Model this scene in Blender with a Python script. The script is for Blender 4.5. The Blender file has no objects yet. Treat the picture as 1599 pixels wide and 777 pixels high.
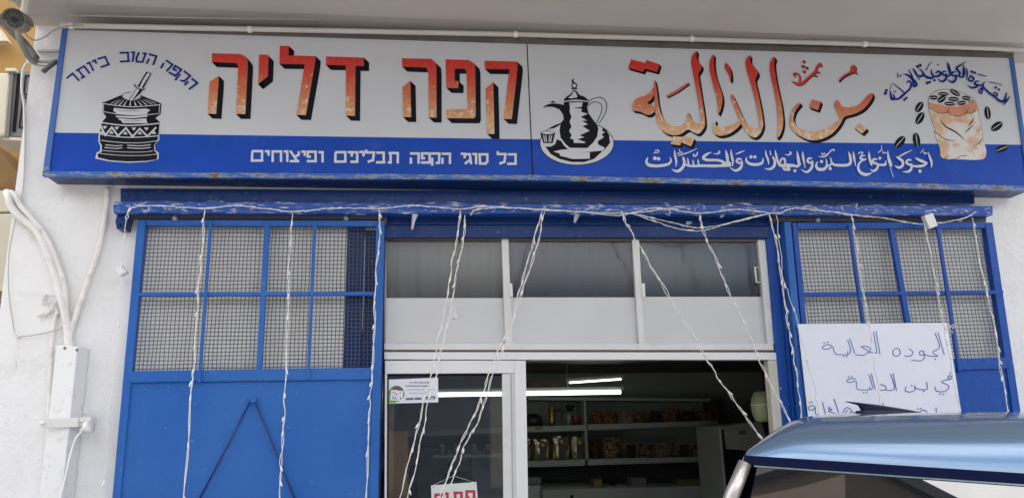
import bpy, bmesh, math, random
from mathutils import Vector, Matrix
from mathutils.geometry import tessellate_polygon
R = math.radians
random.seed(7)
scn = bpy.context.scene
C = scn.collection

# ---------------------------------------------------------------- camera
PX_F = 1250.0
PSI, THETA, ROLL = R(6.4), math.atan(PX_F/5555.0), 0.0140
CAM = Vector((0, -5, 1.6))
fwd = Vector((math.sin(PSI)*math.cos(THETA), math.cos(PSI)*math.cos(THETA), math.sin(THETA)))
r0 = Vector((math.cos(PSI), -math.sin(PSI), 0)); u0 = r0.cross(fwd)
right = r0*math.cos(ROLL) - u0*math.sin(ROLL)
up = u0*math.cos(ROLL) + r0*math.sin(ROLL)
cam = bpy.data.cameras.new('camera'); camo = bpy.data.objects.new('camera', cam); C.objects.link(camo)
m3 = Matrix((right, up, -fwd)).transposed()
camo.matrix_world = Matrix.Translation(CAM) @ m3.to_4x4()
cam.sensor_width = 36; cam.lens = PX_F/1599*36; cam.clip_end = 2000; cam.clip_start = 0.05
scn.camera = camo

# ---------------------------------------------------------------- world, sun
SUN_EL, SUN_AZ = R(52), R(-25)     # the sun stands behind the shop, a little to the left
w = bpy.data.worlds.new("World"); scn.world = w; w.use_nodes = True
nt = w.node_tree; N = nt.nodes; L = nt.links
N.clear()
sky = N.new('ShaderNodeTexSky'); sky.sky_type = 'NISHITA'; sky.sun_disc = False
sky.sun_elevation = SUN_EL; sky.sun_rotation = SUN_AZ; sky.air_density = 1.2; sky.dust_density = 1.5
tc = N.new('ShaderNodeTexCoord'); mp = N.new('ShaderNodeMapping'); mp.inputs['Scale'].default_value = (1, 1, 2.2)
nz = N.new('ShaderNodeTexNoise'); nz.inputs['Scale'].default_value = 2.6; nz.inputs['Detail'].default_value = 9; nz.inputs['Roughness'].default_value = .58
rp = N.new('ShaderNodeValToRGB'); rp.color_ramp.elements[0].position = .40; rp.color_ramp.elements[1].position = .56
nz2 = N.new('ShaderNodeTexNoise'); nz2.inputs['Scale'].default_value = 5; nz2.inputs['Detail'].default_value = 6
cr = N.new('ShaderNodeValToRGB'); cr.color_ramp.elements[0].position = .3; cr.color_ramp.elements[1].position = .7
cr.color_ramp.elements[0].color = (6.2, 6.1, 6.0, 1); cr.color_ramp.elements[1].color = (13.2, 13.0, 12.8, 1)
mx = N.new('ShaderNodeMixRGB'); bg = N.new('ShaderNodeBackground'); bg.inputs['Strength'].default_value = .1
wo = N.new('ShaderNodeOutputWorld')
L.new(tc.outputs['Generated'], mp.inputs['Vector']); L.new(mp.outputs[0], nz.inputs['Vector']); L.new(mp.outputs[0], nz2.inputs['Vector'])
L.new(nz.outputs['Fac'], rp.inputs[0]); L.new(nz2.outputs['Fac'], cr.inputs[0])
L.new(rp.outputs[0], mx.inputs['Fac']); L.new(sky.outputs[0], mx.inputs[1]); L.new(cr.outputs[0], mx.inputs[2])
L.new(mx.outputs[0], bg.inputs['Color']); L.new(bg.outputs[0], wo.inputs['Surface'])
sl = bpy.data.lights.new('sun', 'SUN'); sl.energy = 4.0; sl.angle = R(.5); sl.color = (1, .95, .88)
so = bpy.data.objects.new('sun', sl); C.objects.link(so)
sd = Vector((math.sin(SUN_AZ)*math.cos(SUN_EL), math.cos(SUN_AZ)*math.cos(SUN_EL), math.sin(SUN_EL)))
so.rotation_euler = sd.to_track_quat('Z', 'Y').to_euler()
scn.view_settings.view_transform = 'Standard'; scn.view_settings.look = 'None'
scn.view_settings.exposure = 1.85
scn.view_settings.gamma = 1
scn.cycles.max_bounces = 7; scn.cycles.diffuse_bounces = 4; scn.cycles.glossy_bounces = 4
scn.cycles.transparent_max_bounces = 12; scn.cycles.transmission_bounces = 4
scn.cycles.use_denoising = True
scn.cycles.caustics_reflective = False; scn.cycles.caustics_refractive = False
scn.cycles.sample_clamp_indirect = 6

# ---------------------------------------------------------------- helpers
def U(px, py, Y):
    d = right*((px-799.5)/PX_F) + up*((388.5-py)/PX_F) + fwd
    return CAM + d*((Y-CAM.y)/d.y)
def vx(px, py, py2):                       # follow a true vertical from one image row to another
    return 722 + (px-722)*(py2+5167)/(py+5167)

def obj(name, verts, faces, mat, parent=None, smooth=False, mats=None, midx=None):
    vs = [Vector(v) for v in verts]
    c = Vector((0, 0, 0))
    if vs:
        lo = Vector([min(v[i] for v in vs) for i in range(3)]); hi = Vector([max(v[i] for v in vs) for i in range(3)])
        c = (lo+hi)/2
    me = bpy.data.meshes.new(name)
    me.from_pydata([tuple(v-c) for v in vs], [], faces)
    for m in (mats or [mat]): me.materials.append(m)
    if midx: me.polygons.foreach_set('material_index', midx)
    bm = bmesh.new(); bm.from_mesh(me); bmesh.ops.recalc_face_normals(bm, faces=bm.faces); bm.to_mesh(me); bm.free()
    if smooth: me.polygons.foreach_set('use_smooth', [True]*len(me.polygons))
    me.update()
    o = bpy.data.objects.new(name, me); C.objects.link(o)
    if parent is not None:
        o.parent = parent
        base = parent.location if parent.parent is None else parent.location+parent.parent.location
        o.location = c - base
    else: o.location = c
    return o
def thing(name, label, cat, loc=(0, 0, 0), group=None):
    o = bpy.data.objects.new(name, None); C.objects.link(o); o.location = loc; o.empty_display_size = .1
    o['label'] = label; o['category'] = cat
    if group: o['group'] = group
    return o
def tag(o, label, cat, group=None):
    o['label'] = label; o['category'] = cat
    if group: o['group'] = group
    return o
def struct(o): o['kind'] = 'structure'; return o
def bevel(o, wd=.003, seg=2):
    m = o.modifiers.new('bevel', 'BEVEL'); m.width = wd; m.segments = seg; m.limit_method = 'ANGLE'; return o

class MB:
    def __init__(s): s.v = []; s.f = []; s.mi = []
    def add(s, vs, fs, mi=0):
        n = len(s.v); s.v += [tuple(v) for v in vs]
        for f in fs: s.f.append([i+n for i in f]); s.mi.append(mi)
    def prism(s, pts, dvec, mi=0):         # closed prism from a 3D polygon
        n = len(pts); d = Vector(dvec)
        tris = tessellate_polygon([pts])
        vs = list(pts)+[p+d for p in pts]
        fs = [tuple(t) for t in tris]+[tuple(i+n for i in t) for t in tris]
        if n == 4: fs = [(0, 1, 2, 3), (7, 6, 5, 4)]
        fs += [(i, (i+1) % n, (i+1) % n+n, i+n) for i in range(n)]
        s.add(vs, fs, mi)
    def slab(s, px, Y, depth, mi=0): s.prism([U(x, y, Y) for x, y in px], (0, depth, 0), mi)
    def box(s, a, b, mi=0):
        x0, y0, z0 = a; x1, y1, z1 = b
        s.prism([Vector((x0, y0, z0)), Vector((x1, y0, z0)), Vector((x1, y0, z1)), Vector((x0, y0, z1))], (0, y1-y0, 0), mi)
    def poly(s, pts, mi=0):
        tris = tessellate_polygon([pts]); s.add(pts, [tuple(t) for t in tris], mi)
    def tube(s, pts, rad, n=6, mi=0, cap=True):
        pts = [Vector(p) for p in pts]; k = len(pts)
        rr = rad if isinstance(rad, (list, tuple)) else [rad]*k
        vs = []; ref = None
        for i, p in enumerate(pts):
            t = (pts[min(i+1, k-1)]-pts[max(i-1, 0)])
            if t.length < 1e-9: t = Vector((0, 0, 1))
            t.normalize()
            if ref is None:
                ref = Vector((0, 1, 0)) if abs(t.y) < .9 else Vector((1, 0, 0))
            a = (ref - t*ref.dot(t)).normalized(); b = t.cross(a); ref = a
            for j in range(n):
                an = 2*math.pi*j/n; vs.append(p+(a*math.cos(an)+b*math.sin(an))*rr[i])
        fs = [(i*n+j, i*n+(j+1) % n, (i+1)*n+(j+1) % n, (i+1)*n+j) for i in range(k-1) for j in range(n)]
        if cap: fs += [tuple(range(n)), tuple((k-1)*n+j for j in range(n))]
        s.add(vs, fs, mi)
    def lathe(s, prof, org, ax, n=20, mi=0):   # prof: (radius, distance along axis)
        ax = Vector(ax).normalized(); ref = Vector((0, 0, 1)) if abs(ax.z) < .9 else Vector((1, 0, 0))
        a = (ref-ax*ref.dot(ax)).normalized(); b = ax.cross(a); vs = []
        for r, h in prof:
            for j in range(n):
                an = 2*math.pi*j/n; vs.append(Vector(org)+ax*h+(a*math.cos(an)+b*math.sin(an))*max(r, 1e-4))
        k = len(prof)
        fs = [(i*n+j, i*n+(j+1) % n, (i+1)*n+(j+1) % n, (i+1)*n+j) for i in range(k-1) for j in range(n)]
        fs += [tuple(range(n)), tuple((k-1)*n+j for j in range(n))]
        s.add(vs, fs, mi)
    def build(s, name, mat, parent=None, smooth=False, mats=None):
        return obj(name, s.v, s.f, mat, parent, smooth, mats, s.mi if mats else None)
def slab(name, px, Y, depth, mat, parent=None, bev=0.002):
    m = MB(); m.slab(px, Y, depth); o = m.build(name, mat, parent)
    if bev: bevel(o, bev)
    return o
def cr_open(pts, sub=6):
    out = []; n = len(pts)
    for i in range(n-1):
        p0, p1, p2, p3 = pts[max(i-1, 0)], pts[i], pts[i+1], pts[min(i+2, n-1)]
        for k in range(sub):
            t = k/sub
            out.append(tuple(.5*(2*b+(c-a)*t+(2*a-5*b+4*c-d)*t*t+(-a+3*b-3*c+d)*t**3) for a, b, c, d in zip(p0, p1, p2, p3)))
    out.append(tuple(pts[-1])); return out
def chaikin(pts, it=1):
    for _ in range(it):
        o = []
        for i in range(len(pts)):
            a, b = pts[i], pts[(i+1) % len(pts)]
            o += [(a[0]*.78+b[0]*.22, a[1]*.78+b[1]*.22), (a[0]*.22+b[0]*.78, a[1]*.22+b[1]*.78)]
        pts = o
    return pts

# ---------------------------------------------------------------- materials
def newmat(name):
    m = bpy.data.materials.new(name); m.use_nodes = True
    return m, m.node_tree.nodes, m.node_tree.links, m.node_tree.nodes['Principled BSDF']
def pos(N): return N.new('ShaderNodeNewGeometry').outputs['Position']
def mat(name, col, rough=.5, metal=0, var=0.0, vscale=3, bump=0.0, bscale=40, dirt=None, dirt_amt=.5, dscale=6, spec=.5, coat=0, emit=None, est=1, stretch=None):
    m, N, L, P = newmat(name)
    P.inputs['Roughness'].default_value = rough; P.inputs['Metallic'].default_value = metal
    P.inputs['Specular IOR Level'].default_value = spec; P.inputs['Coat Weight'].default_value = coat
    P.inputs['Base Color'].default_value = (*col, 1)
    g = pos(N)
    if stretch:
        mp = N.new('ShaderNodeMapping'); mp.inputs['Scale'].default_value = stretch; L.new(g, mp.inputs['Vector']); g = mp.outputs[0]
    src = None
    if var:
        n = N.new('ShaderNodeTexNoise'); n.inputs['Scale'].default_value = vscale; n.inputs['Detail'].default_value = 6; L.new(g, n.inputs['Vector'])
        mr = N.new('ShaderNodeMapRange'); mr.inputs[1].default_value = .3; mr.inputs[2].default_value = .7; mr.inputs[3].default_value = 1-var; mr.inputs[4].default_value = 1+var; L.new(n.outputs['Fac'], mr.inputs[0])
        hs = N.new('ShaderNodeVectorMath'); hs.operation = 'SCALE'; hs.inputs[0].default_value = col; L.new(mr.outputs[0], hs.inputs['Scale']); src = hs.outputs[0]
    if dirt:
        n = N.new('ShaderNodeTexNoise'); n.inputs['Scale'].default_value = dscale; n.inputs['Detail'].default_value = 9; n.inputs['Roughness'].default_value = .65; L.new(g, n.inputs['Vector'])
        r = N.new('ShaderNodeMapRange'); r.inputs[1].default_value = .56; r.inputs[2].default_value = .72; r.inputs[3].default_value = 0; r.inputs[4].default_value = dirt_amt; L.new(n.outputs['Fac'], r.inputs[0])
        x = N.new('ShaderNodeMixRGB'); L.new(r.outputs[0], x.inputs['Fac']); x.inputs[2].default_value = (*dirt, 1)
        if src: L.new(src, x.inputs[1])
        else: x.inputs[1].default_value = (*col, 1)
        src = x.outputs[0]
    if src: L.new(src, P.inputs['Base Color'])
    if bump:
        n = N.new('ShaderNodeTexNoise'); n.inputs['Scale'].default_value = bscale; n.inputs['Detail'].default_value = 5; L.new(g, n.inputs['Vector'])
        b = N.new('ShaderNodeBump'); b.inputs['Strength'].default_value = bump; b.inputs['Distance'].default_value = .01; L.new(n.outputs['Fac'], b.inputs['Height']); L.new(b.outputs[0], P.inputs['Normal'])
    if emit: P.inputs['Emission Color'].default_value = (*emit, 1); P.inputs['Emission Strength'].default_value = est
    return m
def blue_paint(name, col, rough=.38):      # brushed oil paint on sheet steel: runs, dents, chips, faded patches
    m, N, L, P = newmat(name); g = pos(N)
    P.inputs['Roughness'].default_value = rough; P.inputs['Specular IOR Level'].default_value = .22
    n1 = N.new('ShaderNodeTexNoise'); n1.inputs['Scale'].default_value = 1.7; n1.inputs['Detail'].default_value = 5; L.new(g, n1.inputs['Vector'])
    mr = N.new('ShaderNodeMapRange'); mr.inputs[1].default_value = .35; mr.inputs[2].default_value = .68; mr.inputs[3].default_value = .0; mr.inputs[4].default_value = .35; L.new(n1.outputs['Fac'], mr.inputs[0])
    a = N.new('ShaderNodeMixRGB'); a.inputs[1].default_value = (*col, 1); a.inputs[2].default_value = (col[0]*1.9+.02, col[1]*1.5+.01, col[2]*1.15, 1); L.new(mr.outputs[0], a.inputs['Fac'])
    n2 = N.new('ShaderNodeTexNoise'); n2.inputs['Scale'].default_value = 26; n2.inputs['Detail'].default_value = 8; n2.inputs['Roughness'].default_value = .7; L.new(g, n2.inputs['Vector'])
    r2 = N.new('ShaderNodeMapRange'); r2.inputs[1].default_value = .62; r2.inputs[2].default_value = .68; r2.inputs[4].default_value = .6; L.new(n2.outputs['Fac'], r2.inputs[0])
    b = N.new('ShaderNodeMixRGB'); b.inputs[2].default_value = (.16, .27, .5, 1); L.new(a.outputs[0], b.inputs[1]); L.new(r2.outputs[0], b.inputs['Fac'])
    L.new(b.outputs[0], P.inputs['Base Color'])
    mp = N.new('ShaderNodeMapping'); mp.inputs['Scale'].default_value = (1, 1, .45); L.new(g, mp.inputs['Vector'])
    n3 = N.new('ShaderNodeTexNoise'); n3.inputs['Scale'].default_value = 9; n3.inputs['Detail'].default_value = 7; n3.inputs['Roughness'].default_value = .62; L.new(mp.outputs[0], n3.inputs['Vector'])
    bp = N.new('ShaderNodeBump'); bp.inputs['Strength'].default_value = .55; bp.inputs['Distance'].default_value = .02; L.new(n3.outputs['Fac'], bp.inputs['Height']); L.new(bp.outputs[0], P.inputs['Normal'])
    return m
def plaster(name, col):
    m, N, L, P = newmat(name); g = pos(N); P.inputs['Roughness'].default_value = .75
    n1 = N.new('ShaderNodeTexNoise'); n1.inputs['Scale'].default_value = 2.2; n1.inputs['Detail'].default_value = 8; L.new(g, n1.inputs['Vector'])
    a = N.new('ShaderNodeMixRGB'); a.inputs[1].default_value = (*[c*.93 for c in col], 1); a.inputs[2].default_value = (*col, 1); L.new(n1.outputs['Fac'], a.inputs['Fac'])
    n2 = N.new('ShaderNodeTexNoise'); n2.inputs['Scale'].default_value = 14; n2.inputs['Detail'].default_value = 10; n2.inputs['Roughness'].default_value = .72; L.new(g, n2.inputs['Vector'])
    r2 = N.new('ShaderNodeMapRange'); r2.inputs[1].default_value = .66; r2.inputs[2].default_value = .74; r2.inputs[4].default_value = .5; L.new(n2.outputs['Fac'], r2.inputs[0])
    b = N.new('ShaderNodeMixRGB'); b.inputs[2].default_value = (.42, .41, .4, 1); L.new(a.outputs[0], b.inputs[1]); L.new(r2.outputs[0], b.inputs['Fac'])
    vo = N.new('ShaderNodeTexVoronoi'); vo.feature = 'DISTANCE_TO_EDGE'; vo.inputs['Scale'].default_value = 1.6; vo.inputs['Randomness'].default_value = 1
    wp = N.new('ShaderNodeMixRGB'); wp.blend_type = 'ADD'; wp.inputs['Fac'].default_value = .45; L.new(g, wp.inputs[1]); L.new(n2.outputs['Color'], wp.inputs[2]); L.new(wp.outputs[0], vo.inputs['Vector'])
    cr_ = N.new('ShaderNodeMapRange'); cr_.inputs[1].default_value = 0; cr_.inputs[2].default_value = .005; cr_.inputs[3].default_value = .6; cr_.inputs[4].default_value = 0; L.new(vo.outputs['Distance'], cr_.inputs[0])
    c = N.new('ShaderNodeMixRGB'); c.inputs[2].default_value = (.4, .39, .38, 1); L.new(b.outputs[0], c.inputs[1]); L.new(cr_.outputs[0], c.inputs['Fac'])
    L.new(c.outputs[0], P.inputs['Base Color'])
    n3 = N.new('ShaderNodeTexNoise'); n3.inputs['Scale'].default_value = 7; n3.inputs['Detail'].default_value = 9; n3.inputs['Roughness'].default_value = .6; L.new(g, n3.inputs['Vector'])
    bp = N.new('ShaderNodeBump'); bp.inputs['Strength'].default_value = .7; bp.inputs['Distance'].default_value = .024; L.new(n3.outputs['Fac'], bp.inputs['Height']); L.new(bp.outputs[0], P.inputs['Normal'])
    return m
def glass(name, tint=(1, 1, 1), refl=1.0, rough=.0):
    m, N, L, P = newmat(name); N.remove(P)
    t = N.new('ShaderNodeBsdfTransparent'); t.inputs[0].default_value = (*tint, 1)
    g = N.new('ShaderNodeBsdfGlossy'); g.inputs['Roughness'].default_value = rough; g.inputs[0].default_value = (.95, .97, 1, 1)
    f = N.new('ShaderNodeFresnel'); f.inputs['IOR'].default_value = 1.55
    mu = N.new('ShaderNodeMath'); mu.operation = 'MULTIPLY'; mu.inputs[1].default_value = refl; mu.use_clamp = True; L.new(f.outputs[0], mu.inputs[0])
    x = N.new('ShaderNodeMixShader'); L.new(mu.outputs[0], x.inputs[0]); L.new(t.outputs[0], x.inputs[1]); L.new(g.outputs[0], x.inputs[2])
    L.new(x.outputs[0], N['Material Output'].inputs['Surface'])
    return m
M = {}
M['door_blue'] = blue_paint('door_blue', (.020, .115, .42), .42)
M['frame_blue'] = blue_paint('frame_blue', (.007, .070, .36), .35)
M['track_blue'] = blue_paint('track_blue', (.003, .030, .155), .3)
M['plaster'] = plaster('white_plaster', (.83, .83, .83))
M['soffit'] = mat('soffit_grey', (.58, .545, .52), .85, var=.05, vscale=1.2, bump=.15, bscale=60)
M['panel_white'] = mat('sign_white', (.57, .60, .65), .4, spec=.2, var=.03, vscale=2, dirt=(.42, .42, .44), dirt_amt=.18, dscale=5)
M['panel_blue'] = mat('sign_blue', (.007, .062, .42), .35, spec=.15, var=.10, vscale=3.2, dirt=(.06, .12, .42), dirt_amt=.4, dscale=4)
M['black'] = mat('black_paint', (.007, .008, .013), .5, spec=.12)
M['logo_white'] = mat('emblem_white', (.56, .58, .62), .4)
M['text_white'] = mat('text_white', (.60, .635, .69), .4, dirt=(.45, .52, .62), dirt_amt=.3, dscale=20)
M['text_blue'] = mat('text_blue', (.010, .024, .22), .5, spec=.12)
M['alu'] = mat('white_aluminium', (.70, .70, .69), .35, var=.04, vscale=6, dirt=(.42, .38, .31), dirt_amt=.35, dscale=9)
M['alu2'] = mat('white_aluminium_clean', (.78, .78, .79), .3, var=.02)
M['alu_dark'] = mat('dirty_seal', (.16, .13, .10), .6)
M['alu_grey'] = mat('grey_aluminium', (.42, .43, .45), .35)
M['seal'] = mat('black_seal', (.008, .008, .009), .6, spec=.15)
M['mesh'] = mat('mesh_wire', (.10, .105, .115), .45, metal=.2)
M['wire'] = mat('clear_wire', (.78, .76, .72), .35, var=.12, vscale=30)
M['wire_white'] = mat('white_wire', (.86, .85, .82), .4)
M['plastic'] = mat('white_plastic', (.78, .78, .76), .35)
M['cable'] = mat('painted_cable', (.78, .765, .735), .5, var=.08, vscale=14, dirt=(.3, .28, .25), dirt_amt=.45, dscale=18)
M['cable_grey'] = mat('grey_cable', (.33, .32, .31), .5)
M['dark'] = mat('dark', (.012, .012, .012), .7)
M['ochre'] = mat('ochre_plaster', (.33, .195, .06), .85, var=.15, vscale=1.5, bump=.2, bscale=25)
M['cream'] = mat('cream_casing', (.55, .51, .40), .45)
M['acgrey'] = mat('unit_grey', (.16, .155, .15), .5)
M['paper'] = mat('poster_card', (.78, .80, .90), .6, var=.015, vscale=6)
M['ink'] = mat('blue_marker', (.015, .07, .38), .5)
M['frost'] = mat('frosted_film', (.88, .885, .89), .45, var=.03, vscale=4)
M['slate'] = mat('slate_curtain', (.022, .036, .060), .7, var=.12, vscale=2)
M['warmgrey'] = mat('reflection_curtain', (.11, .112, .11), .7, var=.14, vscale=2)  # lighter grey stands for the reflection on the left pane
M['glass'] = glass('window_glass', (.985, .985, .985), .45, .12)
M['doorglass'] = glass('door_glass', (.80, .83, .83), .9, 0)
M['shelf'] = mat('shelf_grey', (.36, .41, .36), .5, var=.06)
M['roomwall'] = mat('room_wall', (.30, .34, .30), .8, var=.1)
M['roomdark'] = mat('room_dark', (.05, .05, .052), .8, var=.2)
M['brown'] = mat('dark_brown', (.07, .032, .022), .5)
M['tube'] = mat('lit_tube', (.9, .9, .9), .4, emit=(1, .98, .93), est=1.3)
M['fridge'] = mat('fridge_white', (.42, .45, .42), .4)
M['navy'] = mat('navy_trim', (.003, .006, .036), .35, spec=.1)

# ================================================================ GROUND
struct(obj('street', [(-300, -300, 0), (300, -300, 0), (300, 300, 0), (-300, 300, 0)], [(0, 1, 2, 3)],
    mat('asphalt', (.07, .068, .066), .9, var=.2, vscale=2, bump=.4, bscale=120)))
M['concrete'] = mat('pavement_concrete', (.27, .255, .235), .85, var=.12, vscale=3, bump=.3, bscale=60)
m = MB(); m.box((-12, -1.6, .004), (12, 0, .13)); struct(m.build('pavement', M['concrete']))
struct(obj('bounce_ground', [(-30, -14, .006), (30, -14, .006), (30, -1.6, .006), (-30, -1.6, .006)], [(0, 1, 2, 3)], M['concrete']))  # unseen pale ground added to bounce light up to the soffit

# ================================================================ SHOP BUILDING
XL = U(22, 310, 0).x                                  # left corner of the facade
XR = 5.6
zt = U(420, 357, 0).z; Zs = max(U(97, 38, -.22).z, U(830, 60, -.22).z, U(1583, 82, -.22).z)+.03            # head of the opening, soffit height
xo0 = U(545, 470, 0).x; xo1 = U(1232, 470, 0).x       # opening in the wall
bld = thing('shop_building', 'white plastered shop front under a grey concrete overhang, holding the open doorway', 'building', (0, 0, 0))
m = MB()
m.box((XL, 0, 0), (xo0, .22, Zs)); m.box((xo1, 0, 0), (XR, .22, Zs)); m.box((xo0, 0, zt), (xo1, .22, Zs)); m.box((XL, .22, 0), (XL+.2, 3.6, Zs))
m.build('wall', M['plaster'], bld)
m = MB(); m.box((XL, -.34, Zs), (XR, 3.6, Zs+.2)); m.build('soffit', M['soffit'], bld)
m = MB(); m.box((XL, -2.6, Zs-.025), (XR, -.342, Zs+.2)); m.build('overhang_edge', M['soffit'], bld)  # front part out of view, lengthened to deepen the shade on the sign
m = MB(); m.box((XL, 0, Zs+.2), (XR, 3.6, 5.1)); m.build('upper_wall', M['plaster'], bld)
# room
rx0, rx1, ry1, rz1 = -1.7, 3.6, 3.3, 2.16
m = MB(); m.box((rx0, ry1, 0), (rx1, ry1+.1, rz1)); m.build('room_back_wall', M['roomwall'], bld)
m = MB(); m.box((rx0-.1, .23, 0), (rx0, ry1, rz1)); m.build('room_side_wall', M['roomwall'], bld)
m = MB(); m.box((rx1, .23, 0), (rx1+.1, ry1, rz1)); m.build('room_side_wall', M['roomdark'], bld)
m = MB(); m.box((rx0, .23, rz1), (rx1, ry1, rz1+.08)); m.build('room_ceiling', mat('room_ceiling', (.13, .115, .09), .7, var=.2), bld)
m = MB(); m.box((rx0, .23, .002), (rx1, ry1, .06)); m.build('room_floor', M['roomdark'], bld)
# blue steel lining of the opening
m = MB(); m.slab([(188, 294), (1522, 302), (1522, 318), (188, 318)], -.05, .048); bevel(m.build('steel_header', M['track_blue'], bld), .003)
m = MB(); m.slab([(604, 330), (1200, 330), (1200, 352), (604, 350)], -.035, .06); m.slab([(596, 350.5), (1202, 352.5), (1202, 371), (596, 371)], -.02, .05)
bevel(m.build('lintel', M['track_blue'], bld), .004)
m = MB(); m.slab([(543, 350), (570, 350), (vx(570, 350, 1050), 1050), (vx(543, 350, 1050), 1050)], -.012, .03)
m.slab([(570.5, 350), (603, 350), (vx(603, 350, 1050), 1050), (vx(570.5, 350, 1050), 1050)], .012, .05)
bevel(m.build('door_jamb', M['track_blue'], bld), .004)
m = MB(); m.slab([(1194, 347), (1228, 347), (vx(1228, 347, 1050), 1050), (vx(1196.5, 375, 1050), 1050), (1196.5, 375)], -.002, .05)
m.slab([(1211, 347), (1216, 347), (vx(1216, 347, 1050), 1050), (vx(1211, 347, 1050), 1050)], -.024, .012)
bevel(m.build('door_jamb', M['frame_blue'], bld), .004)

# ================================================================ SIGN
SY = -.22
sign = thing('shop_sign', 'long white and blue shop sign with red Hebrew and Arabic lettering above the doors', 'sign', U(830, 275, SY))
TL, TR, BL, BR = (97, 42), (1583, 88), (66, 272), (1612, 296)
def lerp(a, b, t): return (a[0]+(b[0]-a[0])*t, a[1]+(b[1]-a[1])*t)
m = MB(); m.slab([TL, TR, BR, BL], SY+.006, .205); bevel(m.build('cabinet', M['track_blue'], sign), .004)
m = MB()
for q in ([(97, 42), (105, 42), (76, 272), (66, 272)], [(66, 267), (830, 273), (830, 281), (66, 275)], [(830.3, 273), (1612, 290), (1612, 298), (830.3, 281)], [(1577, 88), (1583, 88), (1612, 292), (1606, 292)]):
    m.slab(q, SY-.010, .03)
def rust_mat():
    m_, N, L, P = newmat('rusty_blue_trim'); g = pos(N); P.inputs['Roughness'].default_value = .5
    n = N.new('ShaderNodeTexNoise'); n.inputs['Scale'].default_value = 13; n.inputs['Detail'].default_value = 10; n.inputs['Roughness'].default_value = .75
    mp = N.new('ShaderNodeMapping'); mp.inputs['Scale'].default_value = (.45, 1, 2.2); L.new(g, mp.inputs['Vector']); L.new(mp.outputs[0], n.inputs['Vector'])
    r = N.new('ShaderNodeValToRGB'); e = r.color_ramp.elements
    e[0].position = .50; e[0].color = (.035, .12, .40, 1); e[1].position = .66; e[1].color = (.20, .15, .11, 1)
    a = r.color_ramp.elements.new(.545); a.color = (.05, .15, .40, 1); a = r.color_ramp.elements.new(.57); a.color = (.38, .40, .42, 1); a = r.color_ramp.elements.new(.61); a.color = (.06, .05, .045, 1)
    sp = N.new('ShaderNodeSeparateXYZ'); L.new(g, sp.inputs[0])
    mr = N.new('ShaderNodeMapRange'); mr.inputs[1].default_value = 3.25; mr.inputs[2].default_value = 3.15; mr.inputs[3].default_value = -.12; mr.inputs[4].default_value = .035; L.new(sp.outputs['Z'], mr.inputs[0])
    ad = N.new('ShaderNodeMath'); ad.operation = 'ADD'; L.new(n.outputs['Fac'], ad.inputs[0]); L.new(mr.outputs[0], ad.inputs[1]); L.new(ad.outputs[0], r.inputs[0])
    L.new(r.outputs[0], P.inputs['Base Color']); return m_
bevel(m.build('trim', rust_mat(), sign), .002)
m = MB(); m.slab([(97, 38), (830, 60), (1583, 82), (1583, 90), (830, 68), (97, 45)], SY-.012, .22)
m.build('top_rail', mat('grey_top_rail', (.12, .11, .10), .6, var=.2, vscale=8), sign)
# two face panels, painted white above and blue below
def panel(tl, tr, br, bl, ml, mr_):
    b = MB(); b.poly([U(*p, SY) for p in (tl, tr, mr_, ml)], 0); b.poly([U(*p, SY) for p in (ml, mr_, br, bl)], 1)
    b.poly([U(p[0], p[1], SY+.004) for p in (tl, tr, br, bl)], 0)
    return b.build('face_panel', None, sign, mats=[M['panel_white'], M['panel_blue']])
panel((103, 45), (822.3, 66), (831.5, 277), (73, 270), (82, 207), (829, 217.5))
panel((823.3, 66), (1580, 89), (1610, 293), (832.5, 277), (830, 217.5), (1598, 226))
slab('panel_joint', [(822, 66), (823.6, 66), (832.9, 277), (831.2, 277)], SY-.001, .003, M['black'], sign, 0)

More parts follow.
